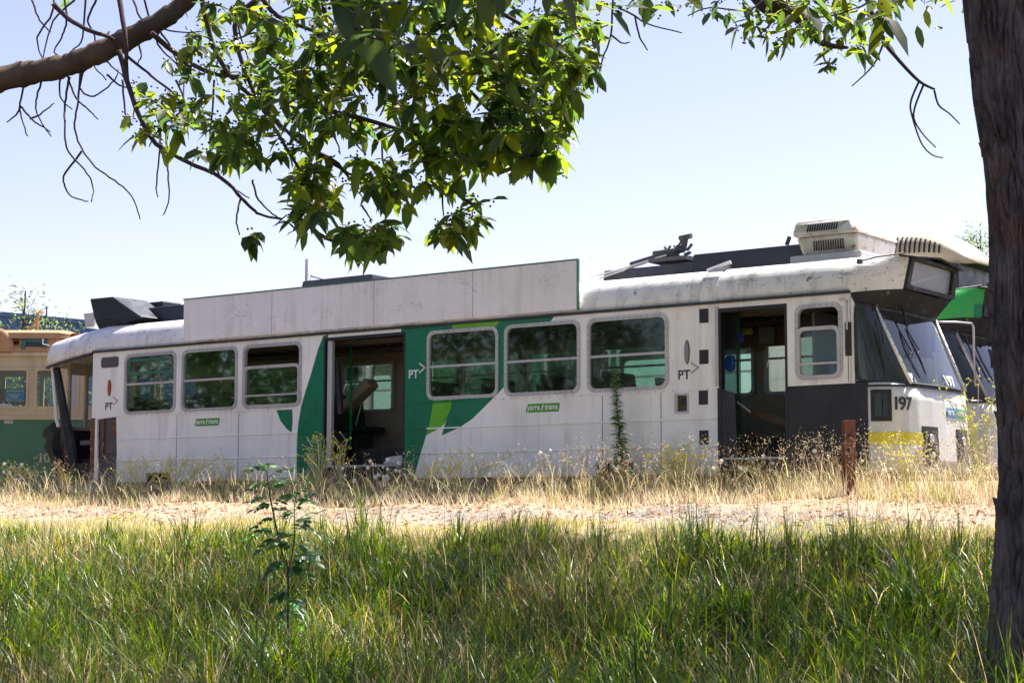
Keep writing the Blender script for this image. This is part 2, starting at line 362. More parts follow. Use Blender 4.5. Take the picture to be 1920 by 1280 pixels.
#@@GROUND
# ---------------------------------------------------------------- ground
def make_ground():
    us = np.concatenate([np.linspace(-500, -45, 14), np.arange(-40, 12, .4), np.linspace(16, 500, 14)])
    vs = np.concatenate([np.linspace(-500, -14, 14), np.arange(-10, 24, .25), np.linspace(28, 500, 10)])
    U, V = np.meshgrid(us, vs)
    X = U * CA + (DIST - V) * SA; Y = -U * SA + (DIST - V) * CA
    Z = gz(X, Y)
    Z = Z + .012 * np.sin(U * 9.1 + V * 5.3) + .01 * np.sin(U * 6.7 - V * 12.1)
    nv, nu = U.shape
    i = np.arange(nv * nu).reshape(nv, nu)
    faces = np.stack([i[:-1, :-1], i[:-1, 1:], i[1:, 1:], i[1:, :-1]], -1).reshape(-1, 4)[:, ::-1]
    m, nt, bs = new_mat('ground_soil'); ov = objvec(nt)
    sx = nt.nodes.new('ShaderNodeSeparateXYZ'); rot = nt.nodes.new('ShaderNodeVectorRotate'); rot.rotation_type = 'Z_AXIS'; rot.inputs['Angle'].default_value = ALPHA
    nt.links.new(ov, rot.inputs['Vector']); nt.links.new(rot.outputs[0], sx.inputs[0])       # y = distance across the track
    acr = nt.nodes.new('ShaderNodeMath'); acr.operation = 'ADD'; nt.links.new(sx.outputs['Y'], acr.inputs[0])
    wob = ramp(nt, ntex(nt, .7, 4, .6, ov), .3, .7, -.5, .5); nt.links.new(wob, acr.inputs[1])
    v = nt.nodes.new('ShaderNodeMath'); v.operation = 'SUBTRACT'; v.inputs[0].default_value = DIST; nt.links.new(acr.outputs[0], v.inputs[1]); v = v.outputs[0]
    dirt = mix(nt, ramp(nt, ntex(nt, 14, 8, .7, ov), .3, .75), (.31, .235, .17), (.50, .415, .32))
    straw = mix(nt, ramp(nt, ntex(nt, 30, 6, .7, ov, (1, 1, 1)), .3, .7), (.24, .19, .09), (.46, .36, .19))
    grav = nt.nodes.new('ShaderNodeTexVoronoi'); grav.inputs['Scale'].default_value = 26; nt.links.new(ov, grav.inputs['Vector'])
    gr = mix(nt, ramp(nt, grav.outputs['Distance'], .1, .7), (.40, .37, .35), (.17, .155, .145))
    col = mix(nt, ramp(nt, v, 1.6, 2.3), straw, dirt)
    gmask = mul(nt, mul(nt, ramp(nt, v, 2.6, 3.2), ramp(nt, ntex(nt, .28, 3, .5, ov), .42, .56)), .9)
    col = mix(nt, gmask, col, gr)
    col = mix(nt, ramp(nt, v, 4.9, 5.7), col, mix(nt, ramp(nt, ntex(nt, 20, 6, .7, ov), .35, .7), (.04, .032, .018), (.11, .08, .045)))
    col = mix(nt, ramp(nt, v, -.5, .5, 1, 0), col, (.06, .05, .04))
    nt.links.new(col, bs.inputs['Base Color']); bs.inputs['Roughness'].default_value = .95; bs.inputs['Specular IOR Level'].default_value = .15
    bump(nt, bs, ntex(nt, 40, 8, .7, ov), .8, .03)
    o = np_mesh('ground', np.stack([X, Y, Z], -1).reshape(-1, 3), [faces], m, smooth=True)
    tag(o, kind='structure')
make_ground()
#@@TRAM
# ---------------------------------------------------------------- the abandoned white tram
ZG, ZB, ZS, ZF = 2.69, 1.51, .35, .56          # gutter, belt line, skirt bottom, door floor
WID = 2.5
WIN_X = [(-14.07, -12.74), (-12.60, -11.24), (-11.12, -9.77), (-7.13, -5.75), (-5.64, -4.27), (-4.15, -2.78)]
WZ0, WZ1 = 1.54, 2.610
XL, XR = -14.93, .218
DOORS = [(-9.285, -7.575), (-1.978, -.933)]
ROOFP = [(0, ZG), (.01, ZG + .12), (.04, ZG + .25), (.10, ZG + .36), (.19, ZG + .44), (.32, ZG + .50), (.6, ZG + .545), (1.25, ZG + .57)]
ROOFP = ROOFP + [(WID - w, z) for w, z in ROOFP[-2::-1]]
def poly(pts): return [S(x, y) for x, y in pts]

def window(root, x0, x1, z0, z1, kind='plain', y=0.0, side=-1, frame_mat=None, glass=None, r=.13, rail=.5):
    """Frame with rivets > rail, two panes.  side=-1: outside faces -y."""
    fm = frame_mat or M['alu']; gl = glass or M['glassdark']
    f = MB(); b = .052
    yo, yi = (y - .018, y + .05) if side < 0 else (y - .05, y + .018)
    f.ring(rrect(x0, x1, z0, z1, r), rrect(x0 + b, x1 - b, z0 + b, z1 - b, r - b * .6), yo, yi)
    if kind != 'bare':
        nx = int((x1 - x0) / .11)
        yr = yo if side < 0 else yi
        for k in range(nx):
            xx = x0 + r + (x1 - x0 - 2 * r) * k / (nx - 1)
            for zz in (z0 + b * .5, z1 - b * .5): f.box(xx - .006, xx + .006, yr - .005, yr + .005, zz - .006, zz + .006, 1)
        for k in range(9):
            zz = z0 + r + (z1 - z0 - 2 * r) * k / 8
            for xx in (x0 + b * .5, x1 - b * .5): f.box(xx - .006, xx + .006, yr - .005, yr + .005, zz - .006, zz + .006, 1)
    fo = f.build('window', [fm, M['steel']], root, bevel=0)
    zm = z0 + (z1 - z0) * rail; g = b - .004
    yg = y + .02
    def pane(a0, a1, c0, c1, rr=.05, gm=None):
        MB().prism(rrect(a0, a1, c0, c1, rr, 4), yg, yg + .006).build('pane', gm or gl, fo)
    if kind in ('plain', 'hopper', 'bare'):
        MB().box(x0 + b * .6, x1 - b * .6, y - .012 if side < 0 else y + .0, y + .012 if side > 0 else y + .03, zm - .018, zm + .018).build('rail', fm, fo, bevel=.004)
        pane(x0 + g, x1 - g, zm + .018, z1 - g); pane(x0 + g, x1 - g, z0 + g, zm - .018)
        if kind == 'hopper':
            h0, h1 = zm + .16, z1 - .09
            MB().ring(rrect(x0 + .08, x1 - .08, h0, h1, .02, 2), rrect(x0 + .14, x1 - .14, h0 + .05, h1 - .05, .02, 2), y + .005, y + .018).build('hopper_frame', M['darkgreen'], fo)
    else:                                   # upper half empty, a framed lower sash
        zt = z0 + (z1 - z0) * rail
        MB().ring(rrect(x0 + .03, x1 - .03, z0 + .02, zt, .1, 5), rrect(x0 + .075, x1 - .075, z0 + .06, zt - .05, .07, 5), y - .026, y + .018).build('sash', fm, fo)
        MB().box(x0 + .06, x1 - .06, y - .03, y + .0, z0 + (zt - z0) * .30 - .014, z0 + (zt - z0) * .30 + .014).build('rail', fm, fo)
        pane(x0 + .07, x1 - .07, z0 + .055, zt - .045, .06)
    return fo

def roof_shell(root, x0, x1, name, mat, n=40, left_end=True, flank=None):
    mb = MB(); k = len(ROOFP); secs = []
    xs = list(np.linspace(x0, x1, n))
    for x in xs: secs.append([(x, w, z) for w, z in ROOFP])
    if left_end:                            # tapering rounded overhang
        ends = []
        for dx, ins, dz in ((-1.86, .50, -.03), (-1.82, .42, .0), (-1.3, .26, .02), (-.65, .11, .02), (-.25, .03, .01)):
            ends.append([(x0 + dx, ins + w * (WID - 2 * ins) / WID, ZG + (z - ZG) * (.80 + .2 * (1 + dx / 1.86)) + .02 * 0 - .144 * (-dx / 1.86) * (1 if z == ZG else .4)) for w, z in ROOFP])
        secs = ends + secs
    vs = [p for s in secs for p in s]
    # grid: rows = sections, columns = profile; order so that normals point outwards
    for j in range(len(secs) - 1):
        for i in range(k - 1):
            mb.f.append([j * k + i, (j + 1) * k + i, (j + 1) * k + i + 1, j * k + i + 1]); mb.m.append(0)
    mb.v = vs
    if left_end: mb.f.append(list(range(k))); mb.m.append(0)
    o = mb.build(name, mat, root, smooth=True, solid=.03)
    return o, secs

FRONT_LO = [(XR, 0), (.42, .025), (.58, .10), (.68, .25), (.735, .5), (.765, .85), (.775, 1.25)]
FRONT_HI = [(XR, 0), (.40, .03), (.53, .12), (.62, .25), (.685, .46), (.72, .85), (.73, 1.25)]
def mirror(c): return c + [(x, WID - w) for x, w in c[-2::-1]]
FLO, FHI = mirror(FRONT_LO), mirror(FRONT_HI)
FZ0, FZ1 = ZS, 1.455
def contour(t, z):
    """Point and outward normal on the nose, t = 0..1 from near side to far side."""
    q = (z - FZ0) / (FZ1 - FZ0); c = [(a[0] * (1 - q) + b[0] * q, a[1] * (1 - q) + b[1] * q) for a, b in zip(FLO, FHI)]
    L = [0]
    for a, b in zip(c, c[1:]): L.append(L[-1] + math.dist(a, b))
    s = t * L[-1]
    for i in range(len(c) - 1):
        if s <= L[i + 1] or i == len(c) - 2:
            f = (s - L[i]) / (L[i + 1] - L[i]); a, b = c[i], c[i + 1]
            p = Vector((a[0] + (b[0] - a[0]) * f, a[1] + (b[1] - a[1]) * f, z)); d = Vector((b[0] - a[0], b[1] - a[1], 0)).normalized()
            return p, Vector((d.y, -d.x, 0)), d
def contour_at(px, py):
    """t, z of the nose point that the photo shows at this pixel (dev measure of the real surface)."""
    best = None
    for t in np.linspace(0, 1, 161):
        for z in np.linspace(.35, 1.45, 23):
            p, n, d = contour(t, z); q = project(tram_world(p.x, p.y, p.z)); e = (q[0] - px) ** 2 + (q[1] - py) ** 2
            if best is None or e < best[0]: best = (e, t, z)
    return best[1], best[2]
def nose_decal(mb, t0, t1, z0, z1, off=.012, nu=12, nv=2, mi=0):
    vs = []
    for j in range(nv + 1):
        for i in range(nu + 1):
            z = z0 + (z1 - z0) * j / nv; p, n, d = contour(t0 + (t1 - t0) * i / nu, z); vs.append(p + n * off)
    mb.grid(vs, nu, nv, mi)

BP, TP, RB, RT = (.648, .356, 1.49), (.204, .28, 2.50), (.02, .0, 1.53), (.045, .0, 2.535)
def mir(p): return (p[0], WID - p[1], p[2])
def tram_front(root, pm_low, pm_up, pm_head, detailed=True):
    """Raked cab front: nose, windscreen, corner glass, header, destination box."""
    n = MB(); nu, nv = 96, 6; vs = []
    for j in range(nv + 1):
        for i in range(nu + 1): vs.append(contour(i / nu, FZ0 + (FZ1 - FZ0) * j / nv)[0])
    n.grid(vs, nu, nv)
    # ledge above the nose up to the glass line
    top = [contour(i / nu, FZ1)[0] for i in range(nu + 1)]
    gl = []
    for i in range(nu + 1):
        t = top[i]; gl.append(Vector((max(.02, t.x - .055 if t.x > .3 else .02 + (t.x - XR) * 1.5), t.y + (.02 if t.y < 1.25 else -.02) * (1 if t.x < .7 else 0), 1.505)))
    n.grid([Vector((p.x, p.y, 1.462)) for p in top] + gl, nu, 1)
    n.build('nose', pm_low, root, smooth=True, solid=.03)
    b = MB()
    for i in range(nu):
        a, c = contour(i / nu, 1.462), contour((i + 1) / nu, 1.462)
        b.patch(a[0] + a[1] * .006 - Vector((0, 0, .014)), c[0] + c[1] * .006 - Vector((0, 0, .014)), c[0] + c[1] * .006 + Vector((0, 0, .012)), a[0] + a[1] * .006 + Vector((0, 0, .012)))
    b.build('nose_seam', M['rubber'], root, solid=.012)
    # glass
    bowb = Vector((.09, 0, 0)); bowt = Vector((.05, 0, 0))
    def wpt(p, q):
        s = Vector(BP).lerp(Vector(mir(BP)), p) + bowb * (4 * p * (1 - p)); t = Vector(TP).lerp(Vector(mir(TP)), p) + bowt * (4 * p * (1 - p))
        return s.lerp(t, q)
    g = MB(); g.grid([wpt(i / 12, j / 6) for j in range(7) for i in range(13)], 12, 6)
    ws = g.build('windscreen', M['glassfront'], root, smooth=True, label='raked windscreen glass')
    def cpt(p, q, m=False):
        s = Vector(RB).lerp(Vector(BP), p); t = Vector(RT).lerp(Vector(TP), p)
        bow = -.05 * 4 * p * (1 - p) if True else 0
        v = s.lerp(t, q) + Vector((.03 * 4 * p * (1 - p), bow, 0))
        return Vector(mir(v)) if m else v
    for m in (False, True):
        g = MB(); g.grid([cpt((1 - i / 8) if m else i / 8, j / 6, m) for j in range(7) for i in range(9)], 8, 6)
        co = g.build('corner_glass', M['glassfront'], root, smooth=True)
        # rubber gasket all round the corner glass
        lp = [cpt(.055, .13, m), cpt(.075, .04, m), cpt(.13, .015, m)] + [cpt(p, .0, m) for p in np.linspace(.2, 1, 8)]
        gs = MB(); gs.tube(lp, .022, 6)
        gs.tube([cpt(.055, .13, m), cpt(.05, .5, m), cpt(.05, .86, m), cpt(.075, .95, m), cpt(.14, .985, m), cpt(.5, 1.0, m), cpt(1, 1.0, m)], .024, 6)
        gs.build('gasket', M['rubber'], co, smooth=True)
        gs = MB()
        for (q0, q1) in ((0, 1),): gs.tube([cpt(1, 0, m) + Vector((.012, 0, 0)), cpt(1, 1, m) + Vector((.012, 0, 0))], .026, 8)
        for k in range(9): gs.tube([cpt(1, .06 + .11 * k, m) + Vector((.036, -.012, 0)), cpt(1, .06 + .11 * k, m) + Vector((.044, -.016, 0))], .007, 6, 1)
        gs.build('windscreen_pillar', [M['white'] if detailed else M['alu'], M['steel']], root, smooth=True)
        # painted quarter behind the glass corner, up to the gutter, and filler under the glass
        fl = MB()
        a = [(0, 0, 1.5), (.03, 0, 1.505), (.0, 0, 2.69)]
        y = lambda p: (p[0], WID - p[1], p[2]) if m else p
        fl.add([y(p) for p in [(-.02, .0, 1.5), (.035, .0, 1.5), (.045, .0, 2.53), (-.02, .0, 2.69)]], [(0, 1, 2, 3) if not m else (3, 2, 1, 0)])
        fl.build('corner_post', pm_up, root, solid=.03)
    g = MB(); pts = [wpt(p, .0) for p in np.linspace(0, 1, 13)]; g.tube(pts, .02, 6); g.build('windscreen_gasket', M['rubber'], ws, smooth=True); g = MB(); g.tube([wpt(p, 1) for p in np.linspace(0, 1, 13)], .022, 6)
    g.build('windscreen_gasket', M['rubber'], ws, smooth=True)
    # destination box: face, sides, lid, underside
    A0, A1 = (.607, .495, 3.17), (.527, .455, 2.745)
    hd = MB()
    Q = lambda a, b_, c, d, **k: hd.patch(a, b_, c, d, 6, 6, **k)
    D0, D1 = (0, .0, 2.66), (0, .32, ZG + .50)
    E1 = (.03, .0, 2.60)
    for m in (False, True):
        f = (lambda p: mir(p)) if m else (lambda p: p)
        def quad(mb, a, b_, c, d, nu=6, nv=6, mi=0):
            a, b_, c, d = f(a), f(b_), f(c), f(d)
            mb.patch(*( (a, b_, c, d) if not m else (b_, a, d, c)), nu, nv, mi)
        # cove flows into the box side
        rows = []
        for j in range(9):
            q = j / 8; k = q * 5; i0 = int(min(4, k)); fr = k - i0
            rp = Vector((0, *ROOFP[i0])).lerp(Vector((0, *ROOFP[i0 + 1])), fr)
            bx = Vector(A1).lerp(Vector(A0), q)
            for i in range(9):
                p = i / 8; v = rp.lerp(bx, p); bulge = math.sin(p * math.pi) * .06
                v.y -= bulge; rows.append(f(v))
        if m: rows = [rows[j * 9 + 8 - i] for j in range(9) for i in range(9)]
        hd.grid(rows, 8, 8)
        # soot-dark throat between corner glass and box
        quad(hd, (.0, .0, 2.53), TP, A1, (0, 0, ZG), 6, 4, 1)
    rt = [Vector((0, w, z)) for w, z in ROOFP[5:10]]
    hd.add([*rt, A0, mir(A0), (.62, 1.25, 3.235)], [(0, 5, 7, 2), (2, 7, 6, 4), (0, 2, 1), (2, 4, 3)], 0)
    hd.add([TP, mir(TP), mir(A1), A1, (TP[0] + .05, 1.25, 2.51), (A1[0] + .03, 1.25, 2.72)], [(0, 4, 5, 3), (4, 1, 2, 5)], 1)
    hd.build('roof_head', [pm_head, M['dirtblack']], root, smooth=False)
    bx = MB(); n_ = 2.5
    def fpt(w, q): # face of the box
        t = (w - A1[1]) / (WID - 2 * A1[1]); s = Vector(A1).lerp(Vector(mir(A1)), t); u_ = Vector(A0).lerp(Vector(mir(A0)), t)
        return s.lerp(u_, q) + Vector((.03 * 4 * t * (1 - t), 0, 0))
    loop = rrect(A1[1] - .0, WID - A1[1], 0, 1, .001, 2)
    o = [(fpt(w, q)) for w, q in rrect(A1[1], WID - A1[1], 0, 1, .08, 4)]
    i_ = [(fpt(w, q)) for w, q in rrect(A1[1] + .11, WID - A1[1] - .11, .13, .90, .08, 4)]
    k = len(o); fw = Vector((.05, 0, 0)); bk = Vector((-.06, 0, 0))
    vs = [p + fw for p in o] + [p + fw * .7 for p in i_] + [p - fw for p in o] + [p + bk * .3 for p in i_]
    fs = []
    for a in range(k):
        c = (a + 1) % k; fs += [(a, c, k + c, k + a), (2 * k + a, 2 * k + c, c, a), (k + a, k + c, 3 * k + c, 3 * k + a)]
    bx.add(vs, fs)
    db = bx.build('destination_box', M['dirtblack'], root)
    sc_ = MB(); sc_.add([p + bk * .25 for p in i_], [list(range(k))]); sc_.build('screen', M['screen'], db)
    vz = MB(); vz.patch((.50, .42, 3.20), (.72, .44, 3.16), (.72, 1.25, 3.235), (.50, 1.25, 3.27)); vz.patch((.50, 1.25, 3.27), (.72, 1.25, 3.235), (.72, 2.06, 3.16), (.50, 2.08, 3.20))
    vz.build('visor', M['dirtblack'], db, solid=.025)
    hr = MB(); hr.tube([(.15, -.04, 3.08), (.33, .10, 3.14), (.60, .36, 3.20)], .011, 6); hr.box(.12, .18, -.06, .0, 3.05, 3.11)
    hr.build('grab_rail', M['steel'], db)
    # wipers hung from above the glass
    for p0, ang, off in ((.12, .20, 0), (.10, .02, 1)):
        pass
    def wp(px, py):
        best = None
        for p in np.linspace(0, 1, 41):
            for q in np.linspace(-.05, 1.1, 47):
                v = wpt(p, q); e = project(tram_world(v.x, v.y, v.z)); e = (e[0] - px) ** 2 + (e[1] - py) ** 2
                if best is None or e < best[0]: best = (e, p, q)
        return wpt(best[1], best[2]) + Vector((.05, -.02, .01))
    if detailed:
        w = MB(); w.tube([wp(1678, 570) + Vector((.06, 0, .03)), wp(1695, 620), wp(1715, 655)], .010, 6); w.tube([wp(1680, 575) + Vector((.03, .02, 0)), wp(1698, 630), wp(1712, 660)], .006, 5)
        w.build('wiper', M['rubber'], root)
        w = MB(); w.tube([wp(1690, 618), wp(1703, 650) + Vector((.02, 0, .0)), wp(1718, 680) + Vector((.02, 0, 0)), wp(1731, 703)], [.008, .016, .018, .008], 6)
        w.tube([wp(1702, 665), wp(1717, 655), wp(1715, 668)], .008, 5)
        w.build('wiper_blade', M['rubber'], root)
        def cp_(px, py):
            best = None
            for p in np.linspace(0, 1, 31):
                for q in np.linspace(0, 1.05, 43):
                    v = cpt(p, q); e = project(tram_world(v.x, v.y, v.z)); e = (e[0] - px) ** 2 + (e[1] - py) ** 2
                    if best is None or e < best[0]: best = (e, p, q)
            return cpt(best[1], best[2]) + Vector((.03, -.05, 0))
        w = MB(); w.tube([cp_(1648, 568), cp_(1652, 610), cp_(1656, 650)], .010, 6); w.tube([cp_(1643, 612), cp_(1650, 650), cp_(1657, 680), cp_(1660, 702)], [.008, .015, .015, .008], 6)
        w.build('wiper', M['rubber'], root)
        text('PT>', wp(1708, 717) - Vector((.035, 0, 0)), wpt(1, 0) - wpt(0, 0), wpt(.5, 1) - wpt(.5, 0), .17, M['inkwhite'], ws)
        text('197', wp(1775, 723) - Vector((.035, 0, 0)), wpt(1, 0) - wpt(0, 0), wpt(.5, 1) - wpt(.5, 0), .22, M['inkwhite'], ws)
        # dashboard and driver seat seen through the glass
        d = MB(); d.box(-.25, .5, .3, 2.2, 1.30, 1.42); d.box(.0, .45, .9, 1.7, 1.42, 1.58); d.build('dashboard', M['grey'], root, bevel=.03)
        d = MB(); d.box(-.75, -.3, 1.0, 1.5, 1.05, 1.18); d.box(-.85, -.72, 1.0, 1.5, 1.1, 1.95); d.build('driver_seat', M['blue'], root, bevel=.04)
        d = MB(); d.box(-1.02, -.98, .9, 2.4, .9, 2.6); d.build('cab_partition', M['grey'], root)
        d = MB(); d.tube([(.10, 1.2 + .2 * math.cos(a), 1.72 + .2 * math.sin(a)) for a in np.linspace(0, 6.28, 20)], .012, 6, cap=False); d.build('control_wheel', M['rubber'], root)
#@@TRAMBUILD
def build_white_tram():
    T = empty('abandoned_tram', tram_world(0, 0, 0), -ALPHA, label='derelict white and green tram with open doorways and a long blank advertising board', cat='tram')
    # -- near side sheet
    petal = poly([(517, 765), (548, 765), (549, 789), (546.7, 810.6), (537, 803), (526, 789)])
    band_l = [(-9.2, ZS), (-9.2, 2.68)] + poly([(606, 630), (596, 655), (584.5, 696), (573, 732), (564, 764), (559, 795), (557, 821), (556, 860), (557, 900)])
    band_l[-1] = (band_l[-1][0], ZS)
    gt = S(1040, 592)[0]
    body_r = [(-7.66, ZS), poly([(776, 891)])[0]] + poly([(788.5, 850), (799, 816), (814, 757), (835, 792), (828, 816), (860, 802), (885.6, 785), (920, 751), (945, 725)])
    body_r[1] = (body_r[1][0], ZS)
    body_r = [(-7.66, ZS), body_r[1]] + poly([(788.5, 850), (799, 816)]) + poly([(831.6, 796.5), (838, 786), (835, 793), (828, 816), (860, 802), (885.6, 785), (920, 751), (946, 724)]) + poly([(949, 640)]) + [(-5.55, 2.57), (S(1036, 601)[0] - .05, 2.60), (gt, 2.69), (-7.66, 2.69)]
    lime_low = poly([(814, 745), (850, 742), (845, 765), (831.6, 796.5), (818, 806), (799, 816), (805, 795)])
    lime_top = [(S(848, 615)[0], 2.56), (S(926, 606)[0], 2.56), (S(937, 602)[0], 2.68), (S(848, 612)[0], 2.68)]
    # right-of-W4 boundary sits between the two windows
    holes = []
    for x0, x1 in WIN_X: holes.append(rrect(x0 + .02, x1 - .02, WZ0 + .02, WZ1 - .02, .11))
    W7 = (-.815, -.125, 1.57, 2.575)
    holes.append(rrect(W7[0] + .02, W7[1] - .02, W7[2] + .02, W7[3] - .02, .11))
    holes.append([(DOORS[0][0], ZS - .1), (DOORS[0][1], ZS - .1), (DOORS[0][1], 2.63), (DOORS[0][0], 2.63)])
    holes.append([(DOORS[1][0], ZS - .1), (DOORS[1][1], ZS - .1), (DOORS[1][1], 2.61), (DOORS[1][0], 2.61)])
    h0, h1 = S(1269, 773), S(1291, 740); holes.append([(h0[0], h0[1]), (h1[0], h0[1]), (h1[0], h1[1]), (h0[0], h1[1])])
    for a, b in (((273, 905), (320, 885)), ((1117, 893), (1187, 866))):
        p, q = S(*a), S(*b); holes.append([(p[0], ZS - .05), (q[0], ZS - .05), (q[0], q[1]), (p[0], q[1])])
    hp = poly([(182, 905), (217, 905), (219, 850), (218, 781), (182, 786)]); hp[0] = (hp[0][0], ZS - .05); hp[1] = (hp[1][0], ZS - .05); holes.append(hp)
    outline = [(XL, ZS), (XR, ZS), (XR, 1.5), (.0, 1.5), (.0, ZG - .01), (XL, ZG - .01)]
    blk = [(-.945, ZS), (XR, ZS), (XR, 1.505), (-.945, 1.50)]
    blk2 = [(-1.978 - .03, ZS), (-1.978, ZS), (-1.978, 1.52), (-1.978 - .03, 1.52)]
    mb = cdt_sheet(outline, holes, [(band_l, 1), (petal, 1), (body_r, 1), (lime_low, 2), (lime_top, 2), (blk, 3), (blk2, 3)])
    mb.build('side_panel', [M['white'], M['green'], M['lime'], M['black']], T, solid=.035, label='near side panel, white with dark green and lime livery')
    # ribs, belt strip, gutter, panel joints
    for zr in (1.11, .728):
        for a, b, mt in ((S(219, 840)[0], S(558, 840)[0], 'white'), (S(558, 840)[0], DOORS[0][0], 'green'), (DOORS[0][1], S(790 if zr < 1 else 800, 840)[0], 'green'), (S(790 if zr < 1 else 800, 840)[0], DOORS[1][0] - .03, 'white')):
            MB().prism([(a, zr - .012), (b, zr - .012), (b, zr + .004), (b, zr + .01), (a, zr + .01)], -.014, .0).build('side_rib', M[mt], T, bevel=.004)
    for a, b, mt in ((S(222, 770)[0], S(560, 770)[0], 'white'), (DOORS[0][1] + .02, S(920, 740)[0], 'green'), (S(925, 740)[0], DOORS[1][0] - .03, 'white')):
        m_ = MB(); m_.box(a, b, -.012, 0, ZB - .012, ZB + .012)
        for k in range(int((b - a) / .14)): m_.box(a + .05 + k * .14, a + .062 + k * .14, -.017, -.012, ZB - .004, ZB + .006, 1)
        m_.build('belt_strip', [M[mt], M['steel']], T)
    g = MB(); g.box(XL, 0, -.045, .02, ZG - .010, ZG + .028); g.build('gutter', M['roofblack'], T, bevel=.01)
    for px in (331, 447, 1130, 1240): x = S(px, 840)[0]; MB().box(x - .004, x + .004, -.004, .0, ZS + .02, ZB - .015).build('panel_joint', M['steel'], T)
    x = S(1590, 640)[0]; MB().box(x - .004, x + .004, -.004, 0, 1.52, 2.6).build('panel_joint', M['steel'], T)
    # -- windows
    kinds = ['hopper', 'plain', 'sash', 'plain', 'plain', 'plain']
    for i, ((x0, x1), k) in enumerate(zip(WIN_X, kinds)):
        window(T, x0, x1, WZ0, WZ1, k, rail=.665 if k == 'sash' else .5 if i < 3 else .48, glass=M['glass'] if i in (1, 5) else None)
    window(T, *W7, 'sash', rail=.70)
    # -- far side wall with windows
    fh = []; fx = [(-14.0, -12.8), (-12.6, -11.3), (-11.1, -9.9), (-9.5, -8.5), (-8.35, -7.2), (-7.0, -5.75), (-5.6, -4.3), (-4.1, -2.8), (-2.6, -1.45)]
    for x0, x1 in fx: fh.append(rrect(x0, x1, 1.6, 2.45, .08))
    fm = cdt_sheet([(XL, ZS), (0, ZS), (0, ZG), (XL, ZG)], fh, [])
    fo = fm.build('far_side', M['cream'], T, solid=.035); fo.location.y = WID
    for x0, x1 in fx: window(T, x0 - .02, x1 + .02, 1.58, 2.47, 'bare', y=WID, side=1, r=.1, rail=.62, glass=M['glassclear'])
    # -- interior
    fl = MB(); fl.box(XL + .1, -.1, .75, 2.45, .82, .86)
    for a, b in ((XL + .1, DOORS[0][0] - .05), (DOORS[0][1] + .05, DOORS[1][0] - .05), (DOORS[1][1] + .05, .1)): fl.box(a, b, .05, .75, .82, .86)
    for a, b in DOORS: fl.box(a, b, .0, .75, ZF - .05, ZF); fl.box(a, b, .72, .75, ZF, .82); fl.box(a, b, .01, .05, ZS + .02, ZF - .05)
    fl.build('floor', M['floor'], T)
    cl = MB(); cl.box(XL + .05, -.05, .05, 2.45, 2.70, 2.73)
    for k in range(24): x = XL + .4 + k * .6; cl.box(x, x + .06, .08, 2.42, 2.62, 2.70)
    cl.box(XL + .1, -.1, .5, .75, 2.56, 2.62); cl.box(XL + .1, -.1, 1.75, 2.0, 2.56, 2.62)
    for k in range(40):
        x = random.uniform(XL + .3, -.4); y = random.uniform(.2, 2.2); L = random.uniform(.3, 1.2)
        cl.tube([(x, y, 2.66), (x + L * .5, y + random.uniform(-.1, .1), 2.58 + random.uniform(-.08, .04)), (x + L, y, 2.66)], .012, 5)
    cl.build('ceiling', M['ceil'], T)
    for i, x in enumerate((-13.6, -12.5, -11.4, -10.2, -6.9, -5.8, -4.7, -3.6)):
        for y0 in (.12, 1.55):
            if y0 < 1 and i in (3,): continue
            s = MB(); s.box(x - .22, x + .2, y0, y0 + .82, 1.20, 1.31); s.box(x - .15, x + .12, y0 + .2, y0 + .6, .86, 1.2)
            se = s.build('seat', M['seatgreen'], T, bevel=.03)
            MB().hexa([(x - .30, y0, 1.25), (x - .22, y0, 1.25), (x - .22, y0 + .82, 1.25), (x - .30, y0 + .82, 1.25)], [(x - .40, y0, 1.86), (x - .33, y0, 1.86), (x - .33, y0 + .82, 1.86), (x - .40, y0 + .82, 1.86)]).build('backrest', M['seatgreen'], se, bevel=.03)
    s = MB(); s.box(-8.95, -7.9, 1.75, 2.35, 1.12, 1.24); s.box(-8.95, -7.9, 2.2, 2.4, 1.2, 1.52); s.build('bench_seat', M['seatgreen'], T, bevel=.04)
    MB().tube([(S(1383, 650, .55)[0], .55, ZF), (S(1383, 650, .55)[0], .55, 2.68)], .02, 10).build('grab_pole', M['polegreen'], T, smooth=True)
    for x, y, mt in ((-12.42, 1.0, 'yellow'), (-6.3, .9, 'polegreen'), (-5.0, .9, 'polegreen'), (-9.5, .9, 'polegreen'), (-3.0, 1.7, 'yellow'), (-6.5, 1.7, 'polegreen')):
        MB().tube([(x, y, .86), (x, y, 2.66)], .022, 10).build('grab_pole', M[mt], T, smooth=True)
    xv = S(1377, 640, .5)
    MB().box(xv[0] - .09, xv[0] + .11, .45, .6, xv[1] - .02, xv[1] + .14).build('ticket_reader', M['blue'], T, bevel=.03)
    xv = S(1369, 681, .4)
    MB().prism(rrect(xv[0] - .065, xv[0] + .065, xv[1] - .11, xv[1] + .11, .06), .36, .44).build('ticket_reader', M['blue'], T, bevel=.01)
    # glass screen behind the front door and fallen rail
    x0 = S(1352, 700, .35)[0]; MB().box(x0, x0 + .28, .40, .41, .9, 2.6).build('draught_screen', M['glassfront'], T)
    a, b = S(1356, 734, .3), S(1407, 772, .3); MB().tube([(a[0], .3, a[1]), (b[0], .3, b[1])], .014, 6).build('fallen_rail', M['alu'], T)
    # partition boards, notices, wooden treads by the front door
    a, b = S(1384, 628, 2.0), S(1410, 615, 2.0); sg = MB().box(a[0], b[0], 2.0, 2.02, a[1], b[1]).build('notice', M['yellow'], T)
    text('HOLD ON', ((a[0] + b[0]) / 2, 1.995, a[1] + .045), XD, ZD, .085, M['ink'], sg, align='CENTER')
